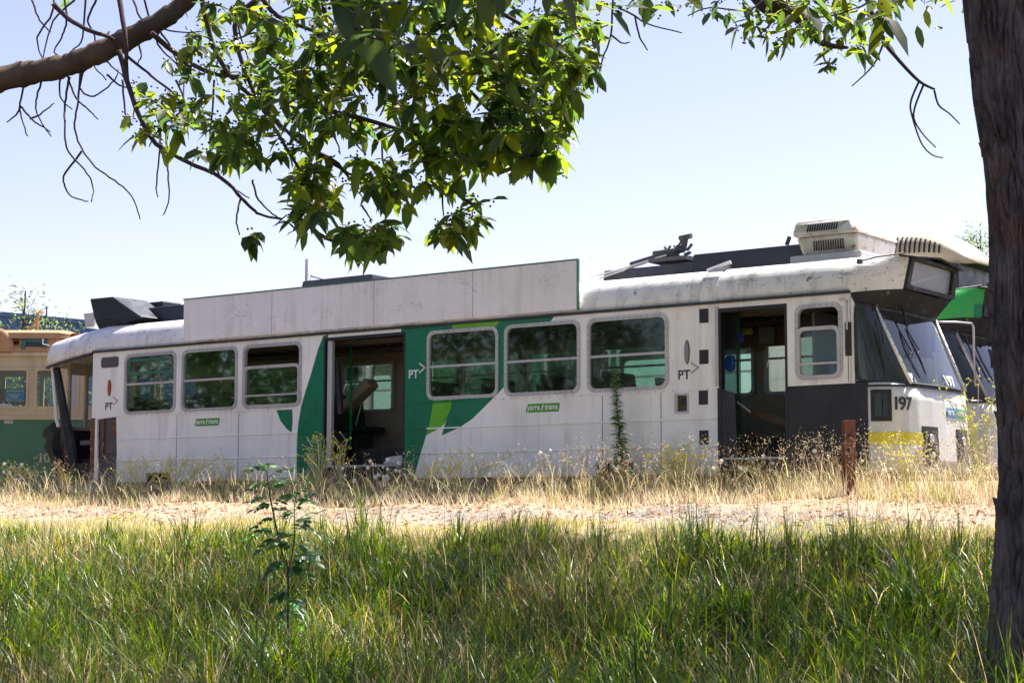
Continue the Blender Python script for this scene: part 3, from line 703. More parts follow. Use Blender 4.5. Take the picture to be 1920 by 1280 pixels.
    pb = MB(); a, b = S(1350, 655, 2.1), S(1480, 590, 2.1); pb.box(a[0], b[0], 2.1, 2.12, a[1], b[1]); a, b = S(1424, 645, 2.05), S(1452, 612, 2.05); pb.box(a[0], b[0], 2.04, 2.09, a[1], b[1], 1)
    pb.build('wall_board', [M['wood'], M['grey']], T)
    st = MB()
    for (xa, ya), (xb, yb) in (((1400, 775), (1480, 800)), ((1400, 818), (1480, 835))):
        p, q = S(xa, ya, .8), S(xb, yb, .8); st.add([(p[0], .8, p[1]), (q[0], .8, q[1]), (q[0], .8, q[1] + .09), (p[0], .8, p[1] + .09), (p[0], .86, p[1]), (q[0], .86, q[1]), (q[0], .86, q[1] + .09), (p[0], .86, p[1] + .09)], [(0, 1, 2, 3), (7, 6, 5, 4), (3, 2, 6, 7), (0, 4, 5, 1), (1, 5, 6, 2), (0, 3, 7, 4)])
    st.build('broken_tread', M['wood'], T)
    # -- door frames
    for (a, b), zt, mt in ((DOORS[0], 2.63, 'black'), (DOORS[1], 2.61, 'black')):
        d = MB(); d.box(a, a + .035, -.006, .10, ZS, zt); d.box(b - .035, b, -.006, .10, ZS, zt); d.box(a + .035, b - .035, -.006, .10, zt - .05, zt)
        d.build('door_frame', M[mt], T)
    x = DOORS[0][0] + .06
    d = MB(); d.box(x, x + .10, .02, .08, ZS - .05, 2.58); d.build('door_post', M['alu'], T)
    d = MB(); d.hexa([(x + .16, .1, 1.4), (x + .24, .1, 1.4), (x + .24, .16, 1.4), (x + .16, .16, 1.4)], [(x + .06, .1, 2.3), (x + .14, .1, 2.3), (x + .14, .16, 2.3), (x + .06, .16, 2.3)]); d.build('torn_seal', M['rubber'], T)
    for a, b in DOORS: MB().box(a + .04, b - .04, -.03, .05, ZF - .02, ZF + .012).build('door_sill', M['alu'], T, bevel=.005)
    d = MB(); d.box(DOORS[1][0] - .05, DOORS[1][0] + .0, -.02, .0, 1.55, 2.63); d.build('door_jamb', M['alu'], T)
    MB().hexa([(-1.94, .0, ZS), (-1.72, .05, ZS), (-1.72, .10, ZS), (-1.94, .05, ZS)], [(-1.94, .0, 1.5), (-1.76, .04, 1.44), (-1.76, .09, 1.44), (-1.94, .05, 1.5)]).build('door_leaf', M['black'], T)
    # -- side fittings
    for px, py in ((1320, 592), (1320, 669), (1319, 745), (1320, 820)):
        x, z = S(px, py); MB().prism(rrect(x - .072, x + .072, z - .098, z + .098, .008, 2), -.006, .0).build('blanked_plate', M['black'], T)
    x, z = S(1280, 756); fb = MB(); fb.ring([(x - .13, z - .14), (x + .10, z - .14), (x + .10, z + .14), (x - .13, z + .14)], [(x - .10, z - .11), (x + .075, z - .11), (x + .075, z + .11), (x - .10, z + .11)], -.012, .0)
    fb.box(x - .11, x + .085, .06, .08, z - .13, z + .13, 1); fb.box(x - .05, x + .05, .03, .06, z - .02, z + .07, 2); fb.build('filler_recess', [M['alu'], M['wood'], M['black']], T)
    def lens(px, py, h, mt):
        x, z = S(px, py); m_ = MB(); m_.ring([(x + .034 * math.cos(a) * 1.25, z + h * 1.08 * math.sin(a)) for a in np.linspace(0, 2 * math.pi, 24, endpoint=False)], [(x + .034 * math.cos(a), z + h * math.sin(a)) for a in np.linspace(0, 2 * math.pi, 24, endpoint=False)], -.012, .0, 1)
        m_.prism([(x + .034 * math.cos(a), z + h * math.sin(a)) for a in np.linspace(0, 2 * math.pi, 24, endpoint=False)], -.022, .0); m_.build('side_marker_lamp', [mt, M['steel']], T)
    lens(1288.5, 660, .155, M['grey']); lens(205.5, 727, .14, M['orange'])
    p, q = S(190, 690), S(223, 668); MB().prism(rrect(p[0], q[0], p[1], q[1], .05), -.01, .0).build('vent_plate', M['steel'], T)
    def logo(px, py, pw):
        x, z = S(px, py); w, h = pw, .125
        lg = MB(); lg.prism([(x - w * .5, z - h * .5), (x + w * .46, z - h * .5), (x + w * .5, z + h * .1), (x + w * .5, z + h * .5), (x - w * .44, z + h * .5), (x - w * .5, z + h * .05)], -.005, .0)
        o = lg.build('operator_logo', M['logogreen'], T)
        text('yarra', (x - w * .47, -.006, z - .028), XD, ZD, .12, M['inkwhite'], o, sx=.92)
        text('trams', (x + w * .06, -.006, z - .028), XD, ZD, .12, M['inkwhite'], o, sx=.86)
        lf = MB(); lf.prism([(x - .022, z - .05), (x - .008, z - .035), (x + .012, z + .02), (x + .01, z + .055), (x - .012, z + .03), (x - .024, z - .01)], -.008, -.005); lf.build('leaf_mark', M['inkwhite'], o)
    logo(388.5, 791, .60); logo(1018, 764, .60)
    def pt(px, py, mt, mc):
        x, z = S(px, py); o = text('PT', (x, -.003, z), XD, ZD, .18, mt, T)
        c = MB(); x2, z2 = x + .212, z + .09
        for s_ in (1, -1): c.add([(x2, -.004, z2 + s_ * .085 + .06), (x2 + .12, -.004, z2 + .06 + s_ * .012), (x2 + .135, -.004, z2 + .06), (x2 + .12, -.004, z2 + .06 - s_ * .012), (x2, -.004, z2 + s_ * .062 + .06)][:: (-1 if s_ > 0 else 1)], [(0, 1, 2, 3, 4)])
        c.build('chevron', mc, o.parent, solid=.002)
    pt(197, 768, M['ink'], M['inkgrey']); pt(766, 709, M['inkwhite'], M['inkwhite']); pt(1271, 711, M['ink'], M['inkgrey'])
    # -- roof
    roof_shell(T, XL, 0.0, 'roof', M['roofwhite'])
    g = MB(); prev = None
    for dx, ins, dz in ((-1.86, .50, -.144), (-1.82, .42, -.141), (-1.3, .26, -.101), (-.65, .11, -.050), (-.25, .03, -.022), (0, 0, 0)):
        p = Vector((XL + dx, ins - .03, ZG + dz)); 
        if prev is not None: g.hexa([prev + Vector((0, 0, -.03)), p + Vector((0, 0, -.03)), p + Vector((0, .06, -.03)), prev + Vector((0, .06, -.03))], [prev, p, p + Vector((0, .06, 0)), prev + Vector((0, .06, 0))])
        prev = p
    g.build('end_gutter', M['roofblack'], T)
    # advertising board
    bd = MB(); bd.box(-12.505, -4.28, -.075, -.035, 2.755, 3.468)
    bo = bd.build('advertising_board', M['board'], T)
    e = MB(); e.box(-12.52, -4.265, -.082, -.03, 3.468, 3.49); e.box(-4.28, -4.262, -.082, -.03, 2.745, 3.468); e.build('edge_trim', M['darkgreen'], bo)
    e = MB()
    for px in (516, 707, 892): x = S(px, 560)[0]; e.box(x - .003, x + .003, -.077, -.074, 2.757, 3.466)
    e.build('board_seam', M['steel'], bo)
    e = MB()
    for px in (385, 610, 655, 760, 1037): x = S(px, 620)[0]; e.box(x - .18, x + .18, -.07, -.03, 2.725, 2.752)
    for px in (400, 560, 700, 850, 1000): x = S(px, 560)[0]; e.box(x - .03, x + .03, -.035, .55, 3.18, 3.22)
    e.build('bracket', M['alu'], bo)
    # cove hatch
    h = MB(); x0, x1 = S(1312, 540)[0], S(1343, 540)[0]
    for i in range(1, 5):
        a, b = ROOFP[i - 1], ROOFP[i]; h.patch((x0, a[0] - .012, a[1] + .02), (x1, a[0] - .012, a[1] + .02), (x1, b[0] - .012, b[1] + .02), (x0, b[0] - .012, b[1] + .02), mi=0)
    h.patch((x0, ROOFP[4][0] - .012, ROOFP[4][1] + .02), (x1, ROOFP[4][0] - .012, ROOFP[4][1] + .02), (x1, .42, ZG + .56), (x0, .42, ZG + .56), mi=1)
    h.build('cove_hatch', [M['roofwhite'], M['black']], T, solid=.02)
    # pods and ducts on the roof
    def slab(name, x0, x1, w0, w1, z0, z1, mt, ch=.1, bevel=.02):
        m_ = MB(); m_.hexa([(x0, w0, z0), (x1, w0, z0), (x1, w1, z0), (x0, w1, z0)], [(x0 + ch, w0 + ch * .4, z1), (x1 - ch, w0 + ch * .4, z1), (x1 - ch, w1 - ch * .4, z1), (x0 + ch, w1 - ch * .4, z1)])
        return m_.build(name, mt, T, bevel=bevel)
    slab('roof_duct', -4.45, -2.85, .85, 1.7, 3.2, 3.43, M['roofblack'], .02)
    slab('roof_duct', -2.95, -.95, .85, 1.7, 3.2, 3.545, M['roofblack'], .06)
    slab('roof_duct', -10.75, -8.95, .85, 1.7, 3.2, 3.76, M['roofblack'], .12)
    slab('roof_duct', -14.85, -13.2, .85, 1.7, 3.2, 3.56, M['roofblack'], .06)
    slab('roof_duct', -15.0, -14.45, 1.2, 1.7, 3.2, 3.72, M['roofblack'], .02)
    k = slab('roof_lamp_box', -16.25, -16.0, .9, 1.2, 3.30, 3.58, M['alu'], -.05)
    pod = MB()   # angular scoop with a tapering foot
    y0, y1 = .35, 1.15
    f1 = [S(177, 600, y0), S(232, 596, y0), S(210, 556, y0), S(168, 560, y0)]
    pod.hexa([(f1[0][0], y0, f1[0][1]), (f1[1][0] + .45, y0, f1[1][1]), (f1[1][0] + .45, y1, f1[1][1]), (f1[0][0], y1, f1[0][1])],
             [(f1[3][0], y0, f1[3][1]), (f1[2][0], y0, f1[2][1]), (f1[2][0] + .05, y1, f1[2][1]), (f1[3][0], y1, f1[3][1])])
    b0 = S(186, 621, y0); pod.hexa([(b0[0], y0 + .02, ZG + .42), (b0[0] + .2, y0 + .02, ZG + .42), (b0[0] + .2, y1, ZG + .42), (b0[0], y1, ZG + .42)],
             [(f1[0][0], y0, f1[0][1]), (f1[1][0] + .43, y0, f1[1][1]), (f1[1][0] + .43, y1, f1[1][1]), (f1[0][0], y1, f1[0][1])])
    pod.build('roof_scoop', M['roofblack'], T, bevel=.02)
    # collapsed pantograph
    pg = MB(); cx = -3.35
    pg.box(cx - .35, cx + .3, .95, 1.5, 3.50, 3.56); pg.tube([(cx - .75, 1.1, 3.52), (cx - .2, 1.1, 3.62), (cx + .05, 1.15, 3.60)], .045, 8)
    pg.tube([(cx - .35, 1.1, 3.64), (cx + .0, 1.15, 3.66), (cx + .1, 1.2, 3.70), (cx + .13, 1.2, 3.87)], .055, 8); pg.tube([(cx + .04, 1.2, 3.86), (cx + .24, 1.2, 3.88)], .04, 8)
    for i in range(26):
        a = random.uniform(-.25, .25); z = 3.56 + random.uniform(0, .2) * (1 - abs(a) * 2); pg.tube([(cx + a, 1.1 + random.uniform(0, .2), z), (cx + a + random.uniform(-.12, .12), 1.15, z + random.uniform(-.06, .1))], random.uniform(.012, .03), 5)
    pg.tube([(cx - 1.2, .7, 3.32), (cx - .7, .85, 3.44), (cx - .1, 1.05, 3.60)], .014, 6, 1); pg.tube([(cx - 1.1, .75, 3.30), (cx - .4, .95, 3.50)], .012, 6, 1)
    pg.build('folded_pantograph', [M['steel'], M['alu']], T)
    m_ = MB(); m_.tube([(-1.55, 1.2, 3.6), (-1.5, 1.2, 3.72)], .03, 6); m_.build('insulator', M['steel'], T); m_ = MB(); m_.tube([(-2.55, .7, 3.26), (-2.2, .75, 3.36)], .03, 6); m_.build('roof_rod', M['alu'], T)
    # air conditioner
    ac = empty('air_conditioner', (0, 0, 0)); ac.parent = T
    ax0, ax1, aw0, aw1 = -1.12, -.18, .62, 1.9
    MB().box(ax0 - .02, ax1 + .10, aw0 - .12, aw1 + .1, ZG + .49, ZG + .63).build('base_frame', M['alu'], ac, bevel=.02)
    zb = ZG + .63
    MB().hexa([(ax0 + .08, aw0 + .08, zb), (ax1 - .02, aw0 + .08, zb), (ax1 - .02, aw1 - .08, zb), (ax0 + .08, aw1 - .08, zb)], [(ax0, aw0, zb + .27), (ax1, aw0, zb + .27), (ax1, aw1, zb + .27), (ax0, aw1, zb + .27)]).build('lower_housing', M['acwhite'], ac, bevel=.05)
    zl = zb + .27
    MB().hexa([(ax0 - .05, aw0 - .05, zl), (ax1 + .05, aw0 - .05, zl), (ax1 + .05, aw1 + .05, zl), (ax0 - .05, aw1 + .05, zl)], [(ax0 - .02, aw0 + .03, zl + .24), (ax1 - .12, aw0 + .10, zl + .24), (ax1 - .2, aw1 - .1, zl + .24), (ax0 + .05, aw1 - .05, zl + .24)]).build('lid', M['acwhite'], ac, bevel=.07)
    v = MB()
    for i in range(13):
        x = ax0 + .20 + i * .036; v.add([(x, aw0 - .045, zl + .07), (x + .016, aw0 - .045, zl + .05), (x + .028, aw0 - .012, zl + .16), (x + .012, aw0 - .012, zl + .16)], [(0, 1, 2, 3)])
    v.build('vent_grille', M['black'], ac, solid=.012)
    v = MB()
    for i in range(13):
        x = ax0 + .26 + i * .036
        v.add([(x, aw0 + .05, zb + .07), (x + .016, aw0 + .05, zb + .07), (x + .028, aw0 + .012, zb + .20), (x + .012, aw0 + .012, zb + .20)], [(0, 1, 2, 3)])
    v.build('vent_grille', M['black'], ac, solid=.012)
    # -- front
    tram_front(T, M['front'], M['white'], M['roofwhite'])
    dec = MB(); t1 = contour_at(1733, 832)[0]; nose_decal(dec, 0.0, t1 - .005, .705, .86); dec.build('yellow_band', M['yellow'], T); dec = MB(); nose_decal(dec, .80, .99, .705, .86); dec.build('yellow_band', M['yellow'], T)
    t0, z0 = contour_at(1634, 787); t1, z1 = contour_at(1670, 743)
    dec = MB(); nose_decal(dec, t0, t1, z0, 1.41, .014); nose_decal(dec, t0 + .018, t1 - .018, z0 + .06, 1.36, .018, mi=1); dec.build('marker_recess', [M['black'], M['glassdark']], T)
    def nose_text(s, px, py, size, mt, parent=T, **k):
        t, z = contour_at(px, py); p, n, d = contour(t, z); return text(s, p + n * .006, d, ZD, size, mt, parent, **k)
    ta, za = contour_at(1673.5, 764)
    for ch, dt in (('1', 0), ('9', .030), ('7', .063)):
        p, n, d = contour(ta + dt, za); text(ch, p + n * .008 - d * .02, d, ZD, .235, M['ink'], T, name='fleet_number')
    for pa, pb in (((1732, 870), (1757, 804)), ((1797, 868), (1812, 806))):
        a, b = contour_at(*pa), contour_at(*pb); ta, tb = a[0], b[0]; za, zb_ = a[1] - .02, b[1]
        h = MB(); nose_decal(h, ta, tb, za, zb_, .014); nose_decal(h, ta + .012, tb - .012, za + .05, zb_ - .04, .019, mi=1)
        hl = h.build('headlight', [M['rubber'], M['black']], T, solid=.02)
        p, n, d = contour((ta + tb) / 2, zb_ - .16); MB().tube([p + n * .02, p + n * .035], [.065, .06], 16).build('lamp_lens', M['alu'], hl)
    a, b = contour_at(1775, 780), contour_at(1808, 767); lg = MB(); tm = (a[0] + b[0]) / 2; zc = a[1] - .0
    nose_decal(lg, a[0], tm, zc, zc + .125, .010); nose_decal(lg, tm, b[0], zc, zc + .125, .010, mi=1); lo = lg.build('operator_logo', [M['logoblue'], M['logogreen']], T)
    for s_, t in (('yarra', a[0] + .005), ('trams', tm + .005)):
        p, n, d = contour(t, zc + .035); text(s_, p + n * .016, d, ZD, .115, M['inkwhite'], lo, sx=.9)
    # mirror arm on the far corner, handle strip near the cab
    far = Vector((.12, 2.32, 2.50)); ma = MB(); ma.tube([far, far + Vector((.12, .55, .04)), far + Vector((.2, .95, .05)), far + Vector((.21, 1.0, .0)), far + Vector((.2, 1.02, -.35)), far + Vector((.2, 1.05, -.85))], .016, 8); ma.build('mirror_arm', M['alu'], T, smooth=True)
    x = S(1592, 640)[0]; gr = MB(); gr.tube([(x - .12, -.02, 2.6), (x - .05, -.05, 2.61), (x, -.06, 2.55), (x, -.06, 2.2)], .013, 6); gr.build('grab_handle', M['alu'], T)
    gr = MB(); gr.box(x - .05, x + .04, -.025, .0, 1.86, 2.3); gr.build('side_repeater', M['rubber'], T, bevel=.01)
    # -- wrecked left end: open cab, torn pillars, crumpled apron
    L = MB()
    a = S(172, 690); jm = MB(); jm.box(XL - .02, XL + .10, .0, .07, ZS, ZB); jm.build('end_jamb', M['rust'], T)
    hp_ = MB(); hp_.box(hp[0][0] - .02, hp[1][0] + .02, .05, .09, ZS, 1.50); hp_.box(hp[0][0] + .05, hp[0][0] + .12, .02, .05, .8, 1.5, 1); hp_.box(hp[1][0] - .15, hp[1][0] - .05, .02, .05, 1.2, 1.45, 1); hp_.build('stripped_panel', [M['steel'], M['rust']], T)
    def W_(px, py, w): x, z = S(px, py, w); return Vector((x, w, z))
    p = MB()
    p.tube([W_(106, 690, .45), W_(118, 760, .45), W_(128, 820, .42), W_(142, 890, .38)], [.07, .08, .11, .09], 6); p.build('bent_pillar', M['rubber'], T)
    p = MB(); p.tube([W_(98, 669, .5), W_(101, 720, .5), W_(106, 785, .5), W_(110, 800, .5)], .035, 6); p.build('torn_pillar', M['white'], T)
    p = MB(); rows = []
    for (xa, ya), (xb, yb), (xc, yc) in (((84, 806), (97, 794), (112, 786)), ((83, 816), (97, 806), (113, 800)), ((90, 824), (101, 815), (114, 808)), ((86, 838), (98, 836), (113, 834)), ((96, 858), (104, 856), (116, 850)), ((104, 884), (112, 880), (122, 876)), ((112, 905), (120, 905), (130, 905))):
        for i, (px, py) in enumerate(((xa, ya), (xb, yb), (xc, yc))): rows.append(W_(px, py, (.55, .50, .62)[i] + random.uniform(-.03, .03)))
    p.grid(rows, 2, 6); p.build('crumpled_apron', M['dirtblack'], T, solid=.03)
    p = MB(); p.tube([W_(100, 850, .6), W_(112, 870, .5), W_(121, 905, .5)], [.06, .07, .05], 6); p.tube([W_(118, 800, .6), W_(124, 850, .6), W_(130, 900, .6)], .05, 6); p.build('torn_frame', M['rust'], T)
    p = MB(); p.box(XL - .9, XL - .05, .5, 2.1, .72, .80); p.box(XL - .75, XL - .25, .8, 1.3, .8, 1.5, 0); p.box(XL - .5, XL - .15, 1.0, 1.6, 1.5, 1.75, 0); p.box(XL - .8, XL + .0, .4, 2.2, 1.05, 1.14, 1); p.build('cab_console', [M['black'], M['steel']], T, bevel=.02)
    p = MB(); p.box(XL - .9, XL, .35, 2.3, ZS, .72); p.build('cab_floor', M['floor'], T)
    p = MB(); p.box(XL - .02, XL + .02, .3, .55, 1.2, 2.6); p.box(XL - .02, XL + .02, 1.5, 2.4, 1.3, 1.5); p.box(XL - 1.3, XL, 2.2, 2.25, ZS, 1.42); p.box(XL - .02, XL + .02, .3, 2.4, ZS, 1.2); p.box(XL - 1.5, XL - 1.44, .55, 2.05, ZS, 1.40); p.build('cab_bulkhead', M['black'], T)
    p = MB(); p.box(XL - 1.44, XL - 1.38, 1.0, 1.07, 1.4, 2.62); p.box(XL - 1.44, XL - 1.38, .62, .66, 1.4, 2.62); p.box(XL - 1.44, XL - 1.37, .6, 2.0, 1.36, 1.42); p.box(XL - 1.44, XL - 1.37, .6, 2.0, 2.40, 2.62); p.build('windscreen_frame', M['cream'], T)
    p = MB()
    for w in (2.3, 1.9): p.tube([(XL - .8, w - .1, .8), (XL - .85, w - .1, 2.6)], .04, 6)
    p.build('far_pillar', M['cream'], T)
    p = MB(); p.tube([W_(77, 0, 0) * 0 + W_(80, 635, .7), W_(80, 645, .7), W_(93, 648, .7)], .014, 6); p.build('roof_handle', M['alu'], T)
    # running gear in shadow
    u = MB(); u.box(XL + .3, -.2, .3, 2.2, .12, .34)
    for x in (-12.4, -10.8, -4.4, -2.9):
        for w in (.5, 2.0): u.tube([(x, w - .06, .3), (x, w + .06, .3)], .3, 20)
    u.build('running_gear', M['steel'], T)
    sk = MB()
    for a, b in ((-14.6, -9.3), (-7.5, -2.0)): sk.box(a, b, .05, .10, .16, .36)
    sk.build('sole_bar', M['steel'], T)
    return T
tram = build_white_tram()
#@@TRAM2
def build_green_tram():
    off = (-.42, 3.7)
    T = empty('parked_tram', tram_world(off[0], off[1], 0), -ALPHA, label='second tram with bright green head parked behind the white one', cat='tram')
    holes = [rrect(x0, x1, WZ0, WZ1, .11) for x0, x1 in WIN_X] + [rrect(-9.1, -7.7, .6, 2.6, .05), rrect(-1.9, -1.0, .6, 2.6, .05)]
    mb = cdt_sheet([(XL, ZS), (XR, ZS), (XR, 1.5), (0, 1.5), (0, ZG), (XL, ZG)], holes, [([(-9.6, ZS), (-5.6, ZS), (-5.0, ZG), (-9.6, ZG)], 1), ([(-14.9, ZS), (-13, ZS), (-12.4, ZG), (-14.9, ZG)], 1)])
    mb.build('side_panel', [M['white'], M['green']], T, solid=.035)
    for x0, x1 in WIN_X: window(T, x0, x1, WZ0, WZ1, 'bare')
    d = MB(); d.prism(rrect(-9.12, -7.68, .58, 2.62, .05), .02, .05); d.prism(rrect(-1.92, -.98, .58, 2.62, .05), .02, .05); d.build('closed_door', M['darkgreen'], T)
    f = cdt_sheet([(XL, ZS), (0, ZS), (0, ZG), (XL, ZG)], [rrect(x0, x1, WZ0, WZ1, .1) for x0, x1 in WIN_X], []); fo = f.build('far_side', M['cream'], T, solid=.035); fo.location.y = WID
    MB().box(XL, 0, .05, 2.45, .8, .86).build('floor', M['floor'], T)
    roof_shell(T, XL, 0, 'roof', M['roofblack'], n=10)
    tram_front(T, M['alu'], M['white'], M['tgreen'], detailed=False)
    w = MB(); w.tube([(.35, .28, 2.5), (.45, .33, 2.1), (.62, .36, 1.6)], .014, 6); w.tube([(.30, .62, 2.5), (.45, .66, 2.1), (.6, .7, 1.8)], .014, 6); w.build('wiper', M['rubber'], T)
    g = MB(); g.box(-6, 0, -.045, .02, ZG - .03, ZG + .02); g.build('gutter', M['alu'], T)
    st = MB(); st.patch((-.3, -.075, 2.69), (.56, .43, 2.73), (.575, .43, 2.93), (-.3, -.075, 2.90)); st.build('head_stripe', M['green'], T, solid=.02)
    # dome-shaped slatted air conditioner
    ac = empty('air_conditioner'); ac.parent = T
    MB().box(-1.6, .2, .45, 2.05, ZG + .50, ZG + .90).build('base_frame', M['roofblack'], ac, bevel=.02)
    d = MB(); rows = []; n = 14; zb = ZG + .90
    for j in range(n + 1):
        t = j / n; x = -1.8 + 2.2 * t; h = .60 * (1 - max(0, (t - .55) / .45) ** 2.2) * min(1, .9 + t); 
        for i in range(13):
            a = math.pi * i / 12; rows.append((x, 1.25 - math.cos(a) * .78 * (1 if t < .8 else 1 - (t - .8) * 1.2), zb + max(.02, h) * min(1, math.sin(a) ** .5 * 1.05)))
    d.grid(rows, 12, n); d.f = [f_[::-1] for f_ in d.f]; d.build('lid', M['acbeige'], ac, smooth=True, solid=.02)
    s = MB()
    def dome(x, a):
        t = (x + 1.8) / 2.2; h = .60 * (1 - max(0, (t - .55) / .45) ** 2.2) * min(1, .9 + t)
        return Vector((x, 1.25 - math.cos(a) * .80 * (1 if t < .8 else 1 - (t - .8) * 1.2), zb + .01 + max(.02, h) * min(1, math.sin(a) ** .5 * 1.05)))
    for i in range(21):
        x = -1.72 + i * .08; a0, a1 = .10, .62 - .25 * max(0, i - 12) / 8
        vs = []
        for k in range(4): a_ = a0 + (a1 - a0) * k / 3; vs += [dome(x, a_), dome(x + .030, a_)]
        s.grid(vs, 1, 3)
    s.build('vent_grille', M['black'], ac, solid=.006)
    return T
green_tram = build_green_tram()
#@@WTRAM
def build_old_tram():
    Y = 36.0; k = Y / F
    def q(px, py): return at(px, py or 725, Y).x, at(px, py or 725, Y).z
    T = empty('vintage_tram', (0, Y, 0), 0, label='old green and cream tram with an orange rusted roof', cat='tram')
    xa, xb = q(-520, 700)[0], q(255, 700)[0]
    zt = lambda py: q(60, py)[1]
    posts = []; w = (q(104, 700)[0] - q(65, 700)[0]) * 1.75; x = q(54, 700)[0]
    x1 = q(65, 0)[0]
    wins = [(q(-46, 0)[0], q(54, 0)[0]), (q(65, 0)[0], q(117, 0)[0]), (q(127, 0)[0], q(149, 0)[0]), (q(153, 0)[0], q(200, 0)[0]), (q(208, 0)[0], q(248, 0)[0])]
    x = q(-57, 0)[0]
    while x - .95 > xa: wins.append((x - .95, x)); x -= 1.07
    z0, z1 = zt(767), zt(690)
    mb = cdt_sheet([(xa, zt(905)), (xb, zt(905)), (xb, zt(662)), (xa, zt(662))], [rrect(a, b, z0, z1, .05, 3) for a, b in wins], [([(xa, zt(905)), (xb, zt(905)), (xb, zt(783)), (xa, zt(783))], 1)])
    mb.build('side_panel', [M['wcream'], M['wgreen']], T, solid=.05)
    f = MB(); f.box(xa, xb, 2.3, 2.35, zt(905), zt(783)); f.box(xa, xb, 2.3, 2.35, zt(690), zt(662))
    for i in range(11): f.box(xa + i * (xb - xa) / 10 - .05, xa + i * (xb - xa) / 10 + .05, 2.3, 2.35, zt(783), zt(690))
    f.build('far_side', M['wcream'], T)
    b = MB(); b.box(xa, xb, -.03, .0, zt(787), zt(779)); b.box(xa, xb, -.06, .0, zt(668), zt(661)); b.box(xa, xb, -.02, 0, zt(693), zt(688)); b.build('belt_rail', M['wcream'], T, bevel=.008)
    for i, (a, c) in enumerate(wins):
        fr = MB(); fr.ring(rrect(a, c, z0, z1, .05, 3), rrect(a + .05, c - .05, z0 + .06, z1 - .05, .04, 3), -.015, .03); fo = fr.build('window', M['wcream'], T)
        MB().box(a + .04, c - .04, .02, .026, z0 + .05, z1 - .04).build('pane', M['glass'] if i != 2 else M['curtain'], fo)
    # notices in the first window
    a, c = q(-30, 766), q(50, 728); n = MB(); n.box(a[0], c[0], .03, .04, a[1] + .08, c[1]); nb = n.build('window_notice', M['black'], T)
    a, c = q(10, 752), q(45, 730); n = MB(); n.box(a[0], c[0], .022, .028, a[1], c[1]); n.build('sticker', M['curtain'], nb)
    e = q(27, 740); n = MB(); n.tube([(e[0] + .16 * math.cos(t), .016, e[1] + .07 * math.sin(t) + .03 * math.cos(t * 2)) for t in np.linspace(0, 6.5, 24)], .014, 5); n.tube([(e[0] + .1 + .1 * t, .016, e[1] - .1 * math.sin(t * 3)) for t in np.linspace(0, 1.6, 12)], .012, 5); n.build('swirl', M['logoblue'], nb)
    p = q(-8, 763); text('etlink', (p[0] + .03, .012, p[1]), XD, ZD, .13, M['inkwhite'], nb)
    p = q(70, 866); text('1020', (p[0], -.003, p[1]), XD, ZD, .26, M['wcream'], T, name='fleet_number')
    p = q(76, 799); text('YARRA', (p[0], -.003, p[1]), XD, ZD, .075, M['darkgreen'], T)
    a, c = q(8, 794), q(25, 784); MB().box(a[0], c[0], -.008, 0, a[1], c[1]).build('small_plate', M['curtain'], T)
    # roof: lower cove, raised clerestory with a dark indicator window, rounded ends
    r = MB(); nn = 12
    e0, zr = zt(662), zt(633)
    rows = []
    for j, x in enumerate(np.linspace(xa, xb, 20)):
        for i in range(nn + 1):
            t = math.pi * i / nn; rows.append((x, 1.17 - math.cos(t) * 1.22, e0 + (zr - e0) * math.sin(t) ** .6))
    r.grid(rows, nn, 19); r.f = [f_[::-1] for f_ in r.f]; r.build('roof', M['worange'], T, smooth=True, solid=.03)
    r = MB(); cx0, cx1 = q(34, 0)[0], q(103, 0)[0]
    zc = zt(633); zp = zt(611)
    for (a0, a1) in ((cx0, cx1),):
        r.box(a0, a1, .0, 2.3, e0 + .02, zc)
        rows = []
        for x in (a0 - 1.6, a0 - .8, a0 - .1, a1 + .05, a1 + .3):
            s = 1 if a0 - .9 < x < a1 + .1 else .72
            for i in range(nn + 1):
                t = math.pi * i / nn; rows.append((x, 1.17 - math.cos(t) * 1.25, zc - .02 + (zp - zc) * math.sin(t) ** .5 * s))
        r.grid(rows, nn, 4)
    rr = r.build('clerestory', M['worange'], T, smooth=False)
    b = MB(); b.ring(rrect(q(38, 0)[0], q(86, 0)[0], zt(666), zt(633.5), .02, 2), rrect(q(46, 0)[0], q(84, 0)[0], zt(662), zt(641), .02, 2), -.03, .0); bo = b.build('indicator_frame', M['darkgreen'], T)
    MB().box(q(45, 0)[0], q(85, 0)[0], -.012, -.004, zt(663), zt(640)).build('indicator_glass', M['roofblack'], bo)
    # half-dome at the roof end
    d = MB(); rows = []; cx = q(0, 0)[0] - .05; rad = q(26, 0)[0] - cx
    for i in range(9):
        for j in range(13):
            th, ph = math.pi * j / 12, math.pi / 2 * i / 8; rows.append((cx + rad * math.cos(th) * math.cos(ph) , -.03 - .10 * math.sin(ph), e0 + .02 + (zt(618) - e0) * math.sin(th) * math.cos(ph)))
    d.grid(rows, 12, 8); d.build('roof_dome', M['worange'], T, smooth=True)
    h = MB(); p0 = q(56, 605); p1 = q(56, 580); h.tube([(p0[0], .6, p0[1] - .2), (p1[0], .6, p1[1])], .035, 6); h.tube([(q(37, 0)[0], .6, zt(612)), (q(53, 0)[0], .6, zt(592))], .03, 6); h.tube([(q(53, 0)[0], .6, zt(578)), (q(60, 0)[0], .6, zt(578))], .03, 6); h.build('trolley_hook', M['worange'], T)
    MB().box(xa + .2, xb - .2, .2, 2.2, .85, .9).build('floor', M['wood'], T)
build_old_tram()
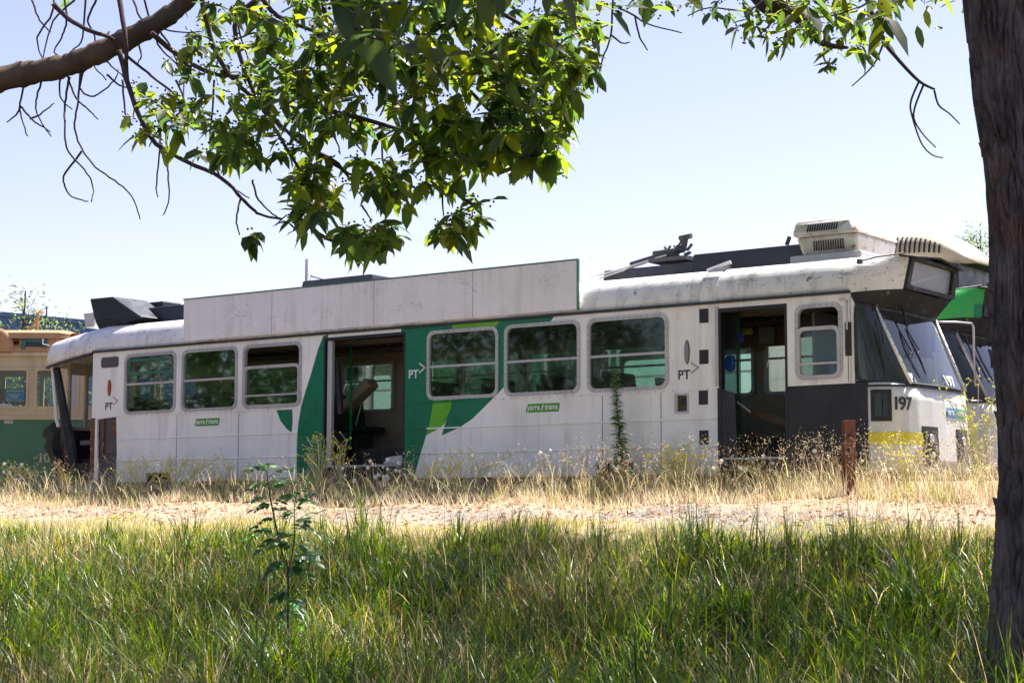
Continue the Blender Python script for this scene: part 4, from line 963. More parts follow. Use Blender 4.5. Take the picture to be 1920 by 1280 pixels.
#@@SMALL
# ---------------------------------------------------------------- small things in and around the tram
def local_to_world(x, w, z): return tram_world(x, w, z)
def place_in_tram(name, mb, mats, label, cat, **k):
    o = mb.build(name, mats, **k); o.location = tram_world(0, 0, 0); o.rotation_euler = (0, 0, -ALPHA); return tag(o, label, cat)
m_ = MB(); a, b = S(642, 768, 1.1), S(694, 716, 1.1)
d_ = (Vector((b[0] - a[0], 0, b[1] - a[1]))).normalized(); n_ = Vector((-d_.z, 0, d_.x))
A_, B_ = Vector((a[0], 1.0, a[1])), Vector((b[0], 1.0, b[1]))
m_.hexa([A_ - n_ * .07, A_ - n_ * .07 + Vector((0, .3, 0)), A_ + n_ * .07 + Vector((0, .3, 0)), A_ + n_ * .07], [B_ - n_ * .09, B_ - n_ * .09 + Vector((0, .3, 0)), B_ + n_ * .09 + Vector((0, .3, 0)), B_ + n_ * .09])
place_in_tram('fallen_cushion', m_, M['cream'], 'beige padded board leaning diagonally inside the open centre doorway', 'board', bevel=.04)
m_ = MB(); p = S(738, 866, .1); x, z = p[0], ZF + .012
m_.hexa([(x - .22, .05, z), (x + .24, .05, z), (x + .24, .5, z), (x - .22, .5, z)], [(x - .10, .08, z + .13), (x + .20, .06, z + .15), (x + .20, .45, z + .12), (x - .08, .45, z + .12)])
place_in_tram('broken_slab', m_, M['curtain'], 'pale broken slab lying on the sill of the centre doorway', 'debris', bevel=.04)

# rusty post: rolled steel section set in the ground
def rusty_post():
    d_ = ray(1592, 930); g = Vector((0, 0, EYE)) + d_ * ((DIST - 1.75) / (SA * d_.x + CA * d_.y)); Y = g.y
    top = at(1592, 788, Y); k = Y / F
    z0 = float(gz(g.x, g.y)); h = top.z - z0
    m = MB(); w, d, t = 10.5 * k, .06, .012
    m.box(-w, w, -d, -d + t, -.3, h); m.box(-t / 2, t / 2, -d + t, d - t, -.3, h - .004); m.box(-w, w, d - t, d, -.3, h - .006)
    for zz in (.62 * h, .8 * h): m.tube([(-.02, -d - .006, zz), (-.02, -d + .002, zz)], .022, 10, 1)
    o = m.build('rusty_post', [M['rust'], M['black']], bevel=.006); o.location = (g.x, g.y, z0); o.rotation_euler = (0, R(.6), R(4))
    tag(o, 'short rusty steel post standing in dry grass before the tram', 'post')
rusty_post()

# pole, wall far behind
def far_things():
    b = at(571, 964, 47.0); t = at(571, 486, 47.0)
    P = empty('power_pole', (b.x, 47, 0), label='slim grey pole rising behind the advertising board', cat='pole')
    MB().tube([(0, 0, 0), (0, 0, t.z)], [.085, .075], 12).build('shaft', M['pole'], P, smooth=True)
    m = MB(); a = at(577, 516, 47) - Vector((b.x, 47, 0)); c = at(606, 524, 47) - Vector((b.x, 47, 0)); a.y = c.y = 0
    m.tube([a, c], .016, 5); m.tube([a + Vector((0, 0, -.12)), a + Vector((.12, 0, .0))], .012, 5); m.build('bracket', M['steel'], P)
    y = 62.0; a, c = at(-320, 560, y), at(430, 632, y)
    m = MB(); n = 40
    w = empty('blue_shed', (a.x, y, 0), label='long blue grey shed roof line behind the vintage tram', cat='shed')
    L = c.x - a.x
    for i in range(n):
        x0, x1 = L * i / n, L * (i + 1) / n; zt0 = a.z + (c.z - a.z) * i / n; zt1 = a.z + (c.z - a.z) * (i + 1) / n
        m.hexa([(x0, 0, 0), (x1 - .06, -.0, 0), (x1 - .06, 9, 0), (x0, 9, 0)], [(x0, 0, zt0), (x1 - .06, 0, zt1), (x1 - .06, 9, zt1), (x0, 9, zt0)])
        m.box(x1 - .06, x1, .03, 8.9, 0, zt1 - .03)
    m.build('wall', M['wallblue'], w)
    f = MB(); f.hexa([(0, -.12, a.z - .04), (L, -.12, c.z - .04), (L, .2, c.z - .04), (0, .2, a.z - .04)], [(0, -.12, a.z + .12), (L, -.12, c.z + .12), (L, .2, c.z + .12), (0, .2, a.z + .12)]); f.build('fascia', M['wallblue'], w)
far_things()
#@@PLANTS
# ---------------------------------------------------------------- foliage helpers
def leaves(base, direc, normal, length, width, tint, droop=.25, fold=.18):
    """Pointed leaves of six faces: base point, growth direction, face normal per leaf."""
    n = len(base); d = direc / np.linalg.norm(direc, axis=1, keepdims=True)
    s = np.cross(d, normal); s /= np.linalg.norm(s, axis=1, keepdims=True) + 1e-9; nn = np.cross(s, d)
    L = length[:, None]; W = width[:, None] * .5
    g = np.zeros((n, 3)); g[:, 2] = -1
    dr = np.broadcast_to(np.asarray(droop, float), (n,))[:, None]
    def P(t, side, lift): return base + d * L * t + s * W * side + nn * L * lift + g * L * dr * t * t
    vs = np.stack([P(0, 0, 0), P(.28, -.92, fold * .30), P(.28, 0, 0), P(.28, .92, fold * .30), P(.68, -.86, fold * .26), P(.68, 0, 0), P(.68, .86, fold * .26), P(1, 0, 0)], 1)
    b = (np.arange(n) * 8)[:, None]
    tri = np.concatenate([b + np.array(t) for t in ((0, 2, 1), (0, 3, 2), (4, 5, 7), (5, 6, 7))]); qd = np.concatenate([b + np.array(t) for t in ((1, 2, 5, 4), (2, 3, 6, 5))])
    return vs.reshape(-1, 3), tri, qd, np.repeat(tint, 8, 0)
def ribbons(base, head, lean, length, width, tint, seg=3, curl=1.0, up0=None):
    """Grass blades: rise from base, lean towards heading, taper to a tip."""
    n = len(base); h = np.stack([np.cos(head), np.sin(head), np.zeros(n)], 1); sd = np.stack([-np.sin(head + rng.normal(0, .9, n)), np.cos(head), np.zeros(n)], 1)
    sd /= np.linalg.norm(sd, axis=1, keepdims=True)
    vs = []; p = base.copy(); ang = lean * .35; st = (length / seg)
    for k in range(seg + 1):
        w = width * (1 - (k / seg) ** 1.6) * .5 if k < seg else None
        if k < seg: vs += [p - sd * w[:, None], p + sd * w[:, None]]
        else: vs.append(p)
        p = p + (h * np.sin(ang)[:, None] + np.array([0, 0, 1.0]) * np.cos(ang)[:, None]) * st[:, None]; ang = ang + lean * curl * (.9 / seg) * (1 + .6 * k)
    V = np.stack(vs, 1); m = V.shape[1]; b = (np.arange(n) * m)[:, None]
    qd = np.concatenate([b + np.array([2 * k, 2 * k + 1, 2 * k + 3, 2 * k + 2]) for k in range(seg - 1)]) if seg > 1 else np.zeros((0, 4), int)
    tri = b + np.array([2 * seg - 2, 2 * seg - 1, 2 * seg])
    return V.reshape(-1, 3), tri, qd, np.repeat(tint, m, 0)
def join(parts):
    vs, tris, qds, ts, o = [], [], [], [], 0
    for v, t, q, c in parts:
        vs.append(v); tris.append(t + o); qds.append(q + o); ts.append(c); o += len(v)
    return np.concatenate(vs), [np.concatenate(tris), np.concatenate(qds)], np.concatenate(ts)
def pal(n, cols, var=.18, p=None):
    cols = np.array(cols); i = rng.choice(len(cols), n, p=p); c = cols[i] * (1 + rng.normal(0, var, (n, 1))) * (1 + rng.normal(0, var * .3, (n, 3)))
    return np.clip(c, .004, .9)
def dots(mb, pts, r, mi=0):
    for p in pts:
        p = Vector(p); mb.add([p + Vector(v) * r for v in ((1, 0, 0), (-1, 0, 0), (0, 1, 0), (0, -1, 0), (0, 0, 1), (0, 0, -1))], [(0, 2, 4), (2, 1, 4), (1, 3, 4), (3, 0, 4), (2, 0, 5), (1, 2, 5), (3, 1, 5), (0, 3, 5)], mi)
def smoothline(pts, n=5):
    """Catmull-Rom through points."""
    pts = [Vector(p) for p in pts]; out = []
    for i in range(len(pts) - 1):
        p0, p1, p2, p3 = pts[max(0, i - 1)], pts[i], pts[i + 1], pts[min(len(pts) - 1, i + 2)]
        for k in range(n):
            t = k / n; out.append(.5 * ((2 * p1) + (p2 - p0) * t + (2 * p0 - 5 * p1 + 4 * p2 - p3) * t * t + (3 * p1 - p0 - 3 * p2 + p3) * t ** 3))
    return out + [pts[-1]]
def frustum_points(n, y0, y1, vmin, vmax, pad=.6, power=1.0):
    out = np.zeros((0, 2))
    while len(out) < n:
        Y = y0 + (y1 - y0) * rng.random(n * 2) ** power; X = (rng.random(n * 2) * 2 - 1) * (y1 * .30 + pad)
        v = DIST - (X * SA + Y * CA); ok = (np.abs(X) < Y * .295 + pad) & (v > vmin) & (v < vmax); out = np.vstack([out, np.stack([X, Y], 1)[ok]])
    return out[:n]

# ---------------------------------------------------------------- foreground grass
GREENS = [(.048, .095, .010), (.032, .070, .012), (.075, .125, .012), (.028, .062, .016), (.12, .155, .014)]
STRAWS = [(.33, .26, .12), (.22, .16, .075), (.46, .39, .21), (.14, .09, .045)]
def make_grass():
    parts = []
    nt_ = 10500
    c = frustum_points(nt_, 8.0, 26, 5.35, 17, 2.6)
    gap = np.array([noise.noise(Vector((x * 1.5 + 4, y * 1.1, 8))) for x, y in c]); c = c[gap > -.30]; nt_ = len(c)
    v = DIST - (c[:, 0] * SA + c[:, 1] * CA)
    dens = np.array([noise.noise(Vector((x * .8, y * .8, 0))) for x, y in c]); dry = np.array([noise.noise(Vector((x * .6 + 9, y * .6, 3))) for x, y in c])
    hgt = np.clip(.12 + (v - 5.3) * .13, .10, .42) * (1 + .9 * dens) * rng.uniform(.6, 1.35, nt_)
    tall = rng.random(nt_) < .05; hgt = np.where(tall, hgt * 1.6, hgt)
    per = rng.integers(8, 24, nt_)
    idx = np.repeat(np.arange(nt_), per); n = len(idx)
    rad = rng.random(n) ** .8 * .13; th = rng.random(n) * 6.283
    X = c[idx, 0] + np.cos(th) * rad; Y = c[idx, 1] + np.sin(th) * rad
    base = np.stack([X, Y, gz(X, Y) - .02], 1)
    tl = rng.uniform(.1, .9, nt_); thd = rng.random(nt_) * 6.283
    lean = np.abs(rng.normal(.75, .5, n)) * (.6 + tl[idx]) + rad * 2.2; head = np.where(rng.random(n) < .45, thd[idx], th) + rng.normal(0, .8, n)
    isdry = rng.random(n) < np.clip(.17 + dry[idx] * 1.1, .03, .85)
    tint = np.where(isdry[:, None], pal(n, STRAWS), pal(n, GREENS, .25)) * (1 + .3 * rng.normal(0, 1, nt_)[idx, None].clip(-1.2, 1.5) * .5)
    L = hgt[idx] * rng.uniform(.5, 1.5, n); W = np.where(isdry, rng.uniform(.005, .011, n), rng.uniform(.010, .024, n))
    parts.append(ribbons(base, head, lean, L, W, np.clip(tint, .01, .8), 4))
    # long arching blades and stems, some gone to seed
    n = 5000; c2 = frustum_points(n, 8.5, 22, 5.9, 17, 2.2); v2 = DIST - (c2[:, 0] * SA + c2[:, 1] * CA)
    base = np.column_stack([c2, gz(c2[:, 0], c2[:, 1])])
    parts.append(ribbons(base, rng.random(n) * 6.283, np.abs(rng.normal(.7, .4, n)), rng.uniform(.4, .8, n), rng.uniform(.005, .013, n), pal(n, GREENS + STRAWS[:3]), 5))
    # flattened dry thatch, tangled over the green
    n = 20000; c3 = frustum_points(n, 8.2, 24, 5.5, 17, 2.4); vv = DIST - (c3[:, 0] * SA + c3[:, 1] * CA)
    pt = np.array([noise.noise(Vector((x * .6 + 9, y * .6, 3))) for x, y in c3]); k_ = rng.random(n) < np.clip(.35 + pt * 1.3, .08, 1); c3 = c3[k_]; vv = vv[k_]; n = len(c3)
    base = np.column_stack([c3, gz(c3[:, 0], c3[:, 1]) + rng.random(n) * np.clip((vv - 5) * .12, .04, .32)])
    parts.append(ribbons(base, rng.random(n) * 6.283, rng.uniform(1.0, 2.4, n), rng.uniform(.15, .45, n), rng.uniform(.003, .007, n), pal(n, STRAWS + [(.16, .12, .07)]), 3, curl=.35))
    for _ in range(330):                     # broad-bladed clumps
        q = frustum_points(1, 8.5, 21, 5.9, 15, 1.5)[0]; n = random.randint(14, 32); r_ = rng.random(n) * .16; th = rng.random(n) * 6.283; X = q[0] + np.cos(th) * r_; Y = q[1] + np.sin(th) * r_; hh = random.uniform(.28, .58)
        parts.append(ribbons(np.column_stack([X, Y, gz(X, Y)]), th + rng.normal(0, .4, n), np.abs(rng.normal(.75, .35, n)), hh * rng.uniform(.55, 1.2, n), rng.uniform(.016, .032, n), pal(n, [GREENS[random.randint(0, 4)]], .15), 5))
    n = 2600; q = frustum_points(n, 8.5, 21, 5.6, 15, 1.5); cl = np.array([noise.noise(Vector((x * 1.1 + 20, y * 1.1, 2))) for x, y in q]); q = q[cl > .12]; n = len(q); dd = rng.normal(0, 1, (n, 3)); dd[:, 2] = np.abs(dd[:, 2]) * .6
    V_, ta_, qa_, t_ = leaves(np.column_stack([q, gz(q[:, 0], q[:, 1]) + rng.uniform(.02, .32, n)]), dd, np.column_stack([rng.normal(0, .4, (n, 2)), np.ones(n)]), rng.uniform(.05, .13, n), rng.uniform(.02, .055, n), pal(n, GREENS[:4]))
    parts.append((V_, ta_, qa_, t_))
    # tall dark tufts standing up at the brow of the bank
    for px, py, h in ((520, 1010, .5), (600, 1005, .45), (680, 1010, .62), (720, 1015, .5), (860, 1015, .4), (960, 1020, .5), (1010, 1020, .4), (1120, 1030, .45), (1275, 1040, .62), (1300, 1050, .7), (1330, 1045, .6), (1480, 1050, .55), (1560, 1060, .6), (1600, 1055, .65), (1640, 1060, .5), (1710, 1065, .55), (1800, 1070, .6), (90, 1030, .5), (30, 1040, .45), (200, 1020, .4), (350, 1010, .45)):
        P = gpt(px, py); n = 34; r_ = rng.random(n) * .14; th = rng.random(n) * 6.283; X = P.x + np.cos(th) * r_; Y = P.y + np.sin(th) * r_
        parts.append(ribbons(np.column_stack([X, Y, gz(X, Y)]), th, np.abs(rng.normal(.35, .3, n)), h * rng.uniform(.5, 1.15, n), rng.uniform(.008, .016, n), pal(n, GREENS[:4]), 5))
    V, Fs, T_ = join(parts)
    o = np_mesh('long_grass', V, Fs, M['blade'], tint=T_); tag(o, 'long green and straw coloured grass covering the shaded bank', 'grass', kind='stuff')
    # short sunlit turf between bank and track
    parts = []; n = 95000; c = frustum_points(n, 12, 32, 2.6, 6.2, 2.6)
    v = DIST - (c[:, 0] * SA + c[:, 1] * CA); pn = np.array([noise.noise(Vector((x * .8, y * .8, 5))) for x, y in c])
    keep = rng.random(n) < np.clip((v - 4.0) * .9 + pn * 1.3, .03, 1); c = c[keep]; v = v[keep]; n = len(c)
    base = np.column_stack([c, gz(c[:, 0], c[:, 1]) - .01])
    parts.append(ribbons(base, rng.random(n) * 6.283, np.abs(rng.normal(.6, .4, n)), rng.uniform(.03, .10, n) * np.clip(v - 3.2, .5, 2.0), rng.uniform(.003, .008, n), pal(n, [(.16, .20, .03), (.24, .26, .04), (.38, .31, .14), (.10, .15, .03), (.46, .38, .18)]), 3))
    V, Fs, T_ = join(parts); o = np_mesh('short_turf', V, Fs, M['blade'], tint=T_); tag(o, 'short sunlit yellow green turf along the dirt track', 'grass', kind='stuff')
    n = 17000; c = frustum_points(n, 13, 33, 1.8, 5.6, 2.6); pn = np.array([noise.noise(Vector((x * .5, y * .5, 11))) for x, y in c]); c = c[rng.random(n) < np.clip(.45 + pn * 1.4, .05, 1)]; n = len(c)
    V, a, b, T_ = ribbons(np.column_stack([c, gz(c[:, 0], c[:, 1]) + .012 + rng.random(n) * .03]), rng.random(n) * 6.283, rng.uniform(1.2, 1.7, n), rng.uniform(.06, .28, n), rng.uniform(.003, .008, n), pal(n, [(.62, .52, .37), (.50, .40, .27), (.68, .60, .46), (.40, .35, .18)]), 3, curl=.25)
    o = np_mesh('straw_litter', V, [a, b], M['straw'], tint=T_); tag(o, 'flattened golden straw strewn over the dirt track', 'straw', kind='stuff')
    # fallen leaves and twigs on the dirt
    n = 5200; c = frustum_points(n, 15, 31, 1.2, 4.4, 1.0); yy = rng.normal(0, 1, (n, 3)); yy[:, 2] *= .25
    nm = rng.normal(0, .5, (n, 3)); nm[:, 2] = 1
    base = np.column_stack([c, gz(c[:, 0], c[:, 1]) + .012])
    V, a, b, T_ = leaves(base, yy, nm, rng.uniform(.04, .12, n), rng.uniform(.012, .04, n), pal(n, [(.30, .17, .09), (.20, .10, .06), (.42, .30, .19), (.48, .38, .27), (.14, .08, .05)]), 0, .3)
    o = np_mesh('leaf_litter', V, [a, b], M['straw'], tint=T_); tag(o, 'dry brown fallen leaves scattered on the track', 'leaf litter', kind='stuff')
    # stones
    n = 1300; c = frustum_points(n, 16, 28, 2.4, 4.3, 1.0); m = MB()
    for x, y in c:
        r = random.uniform(.005, .016); z = float(gz(x, y)); q = [Vector((random.uniform(.6, 1.1), random.uniform(.6, 1.1), random.uniform(.4, .8))) for _ in range(1)][0]
        dots(m, [(x, y, z + r * .3)], r)
    tag(m.build('gravel', M['curtain']), 'pale gravel stones on the dirt track', 'gravel', kind='stuff')
make_grass()

# ---------------------------------------------------------------- dry weeds along the tram
def make_weeds():
    def strip(n, v0, v1, u0=-34, u1=4):
        u = rng.uniform(u0, u1, n); v = rng.uniform(v0, v1, n); X = u * CA + (DIST - v) * SA; Y = -u * SA + (DIST - v) * CA
        return X, Y, u, v
    parts = []
    # a tangle of bent stalks
    n = 9000; X, Y, u, v = strip(n, .1, 2.3); base = np.column_stack([X, Y, gz(X, Y) + rng.random(n) * .3 * (rng.random(n) < .6)])
    parts.append(ribbons(base, rng.random(n) * 6.283, rng.uniform(.5, 1.9, n), rng.uniform(.15, .55, n), rng.uniform(.004, .009, n), pal(n, [(.66, .60, .40), (.54, .46, .28), (.50, .52, .22), (.36, .26, .16)]), 5, curl=.8))
    n = 1400; X, Y, u, v = strip(n, 1.7, 2.6, -8, 4); base = np.column_stack([X, Y, gz(X, Y)])
    parts.append(ribbons(base, rng.random(n) * 6.283, rng.uniform(.2, 1.3, n), rng.uniform(.12, .5, n), rng.uniform(.004, .009, n), pal(n, [(.58, .48, .33), (.48, .38, .25), (.64, .56, .42)]), 5))
    nt_ = 1250; X, Y, u, v = strip(nt_, .1, 2.1); h = rng.uniform(.12, .36, nt_) * (1 + .5 * np.array([noise.noise(Vector((a * .5, 0, 1))) for a in u])); h *= np.where(u > -13, 1.2, 1.0) * np.clip(1.35 - v * .3, .6, 1.2)
    per = rng.integers(18, 42, nt_); idx = np.repeat(np.arange(nt_), per); n = len(idx); rad = rng.random(n) * .16; th = rng.random(n) * 6.283
    x = X[idx] + np.cos(th) * rad; y = Y[idx] + np.sin(th) * rad; base = np.column_stack([x, y, gz(x, y) - .01])
    isg = rng.random(nt_) < np.where(u < -16, .45, .25)
    tint = np.where(isg[idx, None], pal(n, [(.30, .31, .09), (.42, .41, .15), (.20, .22, .07)]), pal(n, [(.56, .49, .35), (.44, .38, .25), (.64, .58, .44), (.36, .28, .19)]))
    parts.append(ribbons(base, th + rng.normal(0, .6, n), np.abs(rng.normal(.45, .35, n)) + rad, h[idx] * rng.uniform(.5, 1.5, n), rng.uniform(.004, .010, n), tint, 4))
    # tall seed-bearing stems
    n = 2600; X, Y, u, v = strip(n, .1, 1.9); k_ = rng.random(n) < .28; u = np.where(k_, rng.uniform(-13.5, -7, n), u); X = np.where(k_, u * CA + (DIST - v) * SA, X); Y = np.where(k_, -u * SA + (DIST - v) * CA, Y); base = np.column_stack([X, Y, gz(X, Y)]); L = rng.uniform(.3, .85, n) * np.where(k_, 1.12, 1); hd = rng.random(n) * 6.283; ln = np.abs(rng.normal(.35, .25, n))
    parts.append(ribbons(base, hd, ln, L, rng.uniform(.003, .005, n), pal(n, [(.44, .36, .20), (.36, .27, .15)]), 5))
    hx = np.stack([np.cos(hd), np.sin(hd), np.zeros(n)], 1); tip = base + hx * (L * np.sin(ln * .9))[:, None] * .75; tip[:, 2] += L * np.cos(ln * .75) * .96
    k = 7; tp = np.repeat(tip, k, 0) + rng.normal(0, .022, (n * k, 3)) - np.repeat(hx, k, 0) * rng.random((n * k, 1)) * .08 ; tp[:, 2] -= rng.random(n * k) * .12
    dd = rng.normal(0, 1, (n * k, 3)); dd[:, 2] -= .3
    parts.append(leaves(tp, dd, rng.normal(0, 1, (n * k, 3)), rng.uniform(.015, .035, n * k), rng.uniform(.005, .010, n * k), pal(n * k, [(.50, .42, .26), (.40, .30, .17), (.58, .52, .36)]), 0, .3))
    V, Fs, T_ = join(parts); o = np_mesh('dry_weeds', V, Fs, M['straw'], tint=T_); tag(o, 'tangled dry straw coloured weeds growing along the foot of the tram', 'weeds', kind='stuff')
make_weeds()

def flowering_weed(px, v, h, spread, n, label, leanx=0.0, dens=1.0):
    u = None
    # foot of the plant: on the strip v metres in front of the tram, in line with photo column px
    d = ray(px, 930); t = (DIST - v) / (SA * d.x + CA * d.y); P = Vector((0, 0, EYE)) + d * t
    g = empty('flowering_weed', (P.x, P.y, float(gz(P.x, P.y))), label=label, cat='weed', group='yellow flowering weeds along the tram')
    st = MB(); fl = MB(); ts = []
    n = int(n * 1.3)
    for i in range(n):
        a = random.uniform(0, 6.28); L = 1.15 * h * random.uniform(.55, 1.15); s = spread * random.uniform(.2, 1)
        dx, dy = math.cos(a) * s + leanx * L, math.sin(a) * s * .6
        pts = smoothline([(random.uniform(-.06, .06), random.uniform(-.06, .06), 0), (dx * .35, dy * .35, L * .5), (dx * .8, dy * .8, L * .85), (dx * 1.25, dy * 1.1, L * random.uniform(.85, 1.05))], 3)
        st.tube(pts, [.009 * (1 - .6 * k / len(pts)) for k in range(len(pts))], 4)
        for b in range(int(random.randint(2, 5) * dens)):
            p = pts[random.randint(len(pts) // 2, len(pts) - 1)]; q = p + Vector((random.uniform(-.13, .13), random.uniform(-.1, .1), random.uniform(.02, .16)))
            st.tube([p, p.lerp(q, .5) + Vector((0, 0, .015)), q], .0045, 3); dots(fl, [q], random.uniform(.010, .016)); 
            if random.random() < .6: dots(fl, [q + Vector((random.uniform(-.03, .03), 0, random.uniform(-.03, .02)))], .010)
        dots(fl, [pts[-1]], .015)
    k = n * 6; b = np.array([[random.uniform(-.1, .1) + leanx * .1, random.uniform(-.1, .1), random.uniform(0, h * .35)] for _ in range(k)])
    V, ta, qa, T_ = leaves(b, np.column_stack([rng.normal(0, 1, (k, 2)), rng.uniform(-.1, .8, k)]), rng.normal(0, 1, (k, 3)), rng.uniform(.04, .12, k), rng.uniform(.008, .02, k), pal(k, [(.16, .20, .06), (.24, .26, .10), (.10, .15, .05)]))
    st.build('stems', M['weedstem'], g); fl.build('flower_heads', M['petal'], g)['kind'] = 'stuff'; np_mesh('foliage', V, [ta, qa], M['leaf'], g, tint=T_)
M['weedstem'] = paint('pale_green_stem', (.58, .56, .28), streak=0, blotch=.2, rough=.7)
for px, v, h, sp, n, lx, lab in (
    (40, 1.0, .55, .35, 12, 0, 'yellow flowering weed below the old green tram'),
    (130, .9, .42, .3, 9, 0, 'low yellow flowering weed by the wrecked tram corner'),
    (262, 1.0, .50, .5, 16, .25, 'sprawling yellow flowering weed under the first tram window'),
    (335, .9, .58, .55, 18, .2, 'wide arching yellow flowering weed under the second window'),
    (430, 1.0, .48, .5, 14, .1, 'pale arching flowering weed between the second window and the green band'),
    (598, .55, .80, .28, 14, 0, 'tall yellow flowering weed before the green band at the centre doorway'),
    (640, .5, .72, .22, 9, 0, 'thin flowering weed standing in front of the centre doorway'),
    (800, 1.0, .42, .35, 9, .2, 'low flowering weed below the white lettering by the centre doorway'),
    (860, 1.1, .55, .5, 15, .3, 'arching flowering weed under the green leaf pattern'),
    (1255, .9, .52, .3, 18, 0, 'dense yellow green weed between the spire weed and the black plates'),
    (1300, 1.0, .45, .28, 10, 0, 'small yellow weed under the column of black plates'),
    (1420, .9, .35, .3, 8, 0, 'low weed under the front doorway'),
    (1700, .4, .55, .3, 12, 0, 'pale weed under the yellow band of the tram nose'),
    (1835, -.4, 1.15, .45, 22, 0, 'tall pale weed between tram nose and tree trunk')):
    flowering_weed(px, v, h, sp, n, lab, lx)

def puff_weed(px, v, h, n, label):
    d = ray(px, 930); t = (DIST - v) / (SA * d.x + CA * d.y); P = Vector((0, 0, EYE)) + d * t
    g = empty('seed_head_weed', (P.x, P.y, float(gz(P.x, P.y))), label=label, cat='weed', group='weeds with round white seed heads')
    st = MB(); pf = MB()
    for i in range(n):
        x, y = random.uniform(-.5, .5), random.uniform(-.25, .25); L = h * 1.45 * random.uniform(.5, 1.15); e = Vector((x + random.uniform(-.08, .08), y, L))
        st.tube([(x * .7, y * .7, 0), (x * .9, y, L * .5), e], .0035, 4)
        r = random.uniform(.020, .036); rows = []
        for j in range(5):
            for k in range(8):
                th, ph = math.pi * j / 4, 2 * math.pi * k / 7; rr = r * random.uniform(.8, 1.15); rows.append(e + Vector((math.sin(th) * math.cos(ph), math.sin(th) * math.sin(ph), math.cos(th))) * rr)
        pf.grid(rows, 7, 4)
    st.build('stems', M['drystem'], g); pf.build('seed_heads', M['puff'], g)['kind'] = 'stuff'
M['drystem'] = paint('dry_brown_stem', (.30, .22, .12), streak=0, blotch=.3, rough=.8)
for px, v, h, n, lab in ((20, 1.2, .42, 10, 'white seed heads in the weeds below the old green tram'), (700, 1.0, .40, 20, 'white seed heads below the centre doorway step'), (960, 1.1, .36, 22, 'white seed heads under the second logo'),
                         (1075, 1.0, .42, 30, 'thick patch of white seed heads between the logo and the spire weed'), (1150, .9, .38, 18, 'white seed heads at the foot of the spire weed'), (1400, 1.1, .34, 9, 'white seed heads below the front doorway'),
                         (1500, 1.0, .36, 8, 'white seed heads before the black panel near the rusty post'), (1640, 1.3, .3, 6, 'white seed heads between the rusty post and the headlights'), (1780, .9, .34, 8, 'white seed heads below the headlights')):
    puff_weed(px, v, h, n, lab)

# tall spire weed against the tram
def spire_weed():
    d = ray(1160, 890); v = .35; t = (DIST - v) / (SA * d.x + CA * d.y); P = Vector((0, 0, EYE)) + d * t; z0 = float(gz(P.x, P.y)); h = at(1158, 692, P.y).z - z0
    g = empty('spire_weed', (P.x, P.y, z0), label='tall narrow dark green weed standing against the white side', cat='weed')
    st = [Vector((.03 * math.sin(k * .5), 0, h * k / 11)) for k in range(12)]; m = MB(); m.tube(st, [.012 - .0008 * k for k in range(12)], 6); m.build('stem', M['twig'], g)
    n = 1000; tz = rng.random(n) ** .8; th = rng.random(n) * 6.283; b = np.column_stack([.03 * np.sin(tz * 5.5), np.zeros(n), tz * h])
    dd = np.column_stack([np.cos(th), np.sin(th), rng.uniform(.2, .9, n)]); L = rng.uniform(.05, .24, n) * (1.15 - .72 * tz)
    V, a, q, T_ = leaves(b, dd, np.column_stack([np.zeros((n, 2)), np.ones(n)]) + rng.normal(0, .3, (n, 3)), L, L * .15, pal(n, [(.07, .11, .045), (.05, .085, .035), (.11, .15, .07)], .25), .45)
    np_mesh('foliage', V, [a, q], M['leaf'], g, tint=T_)
spire_weed()

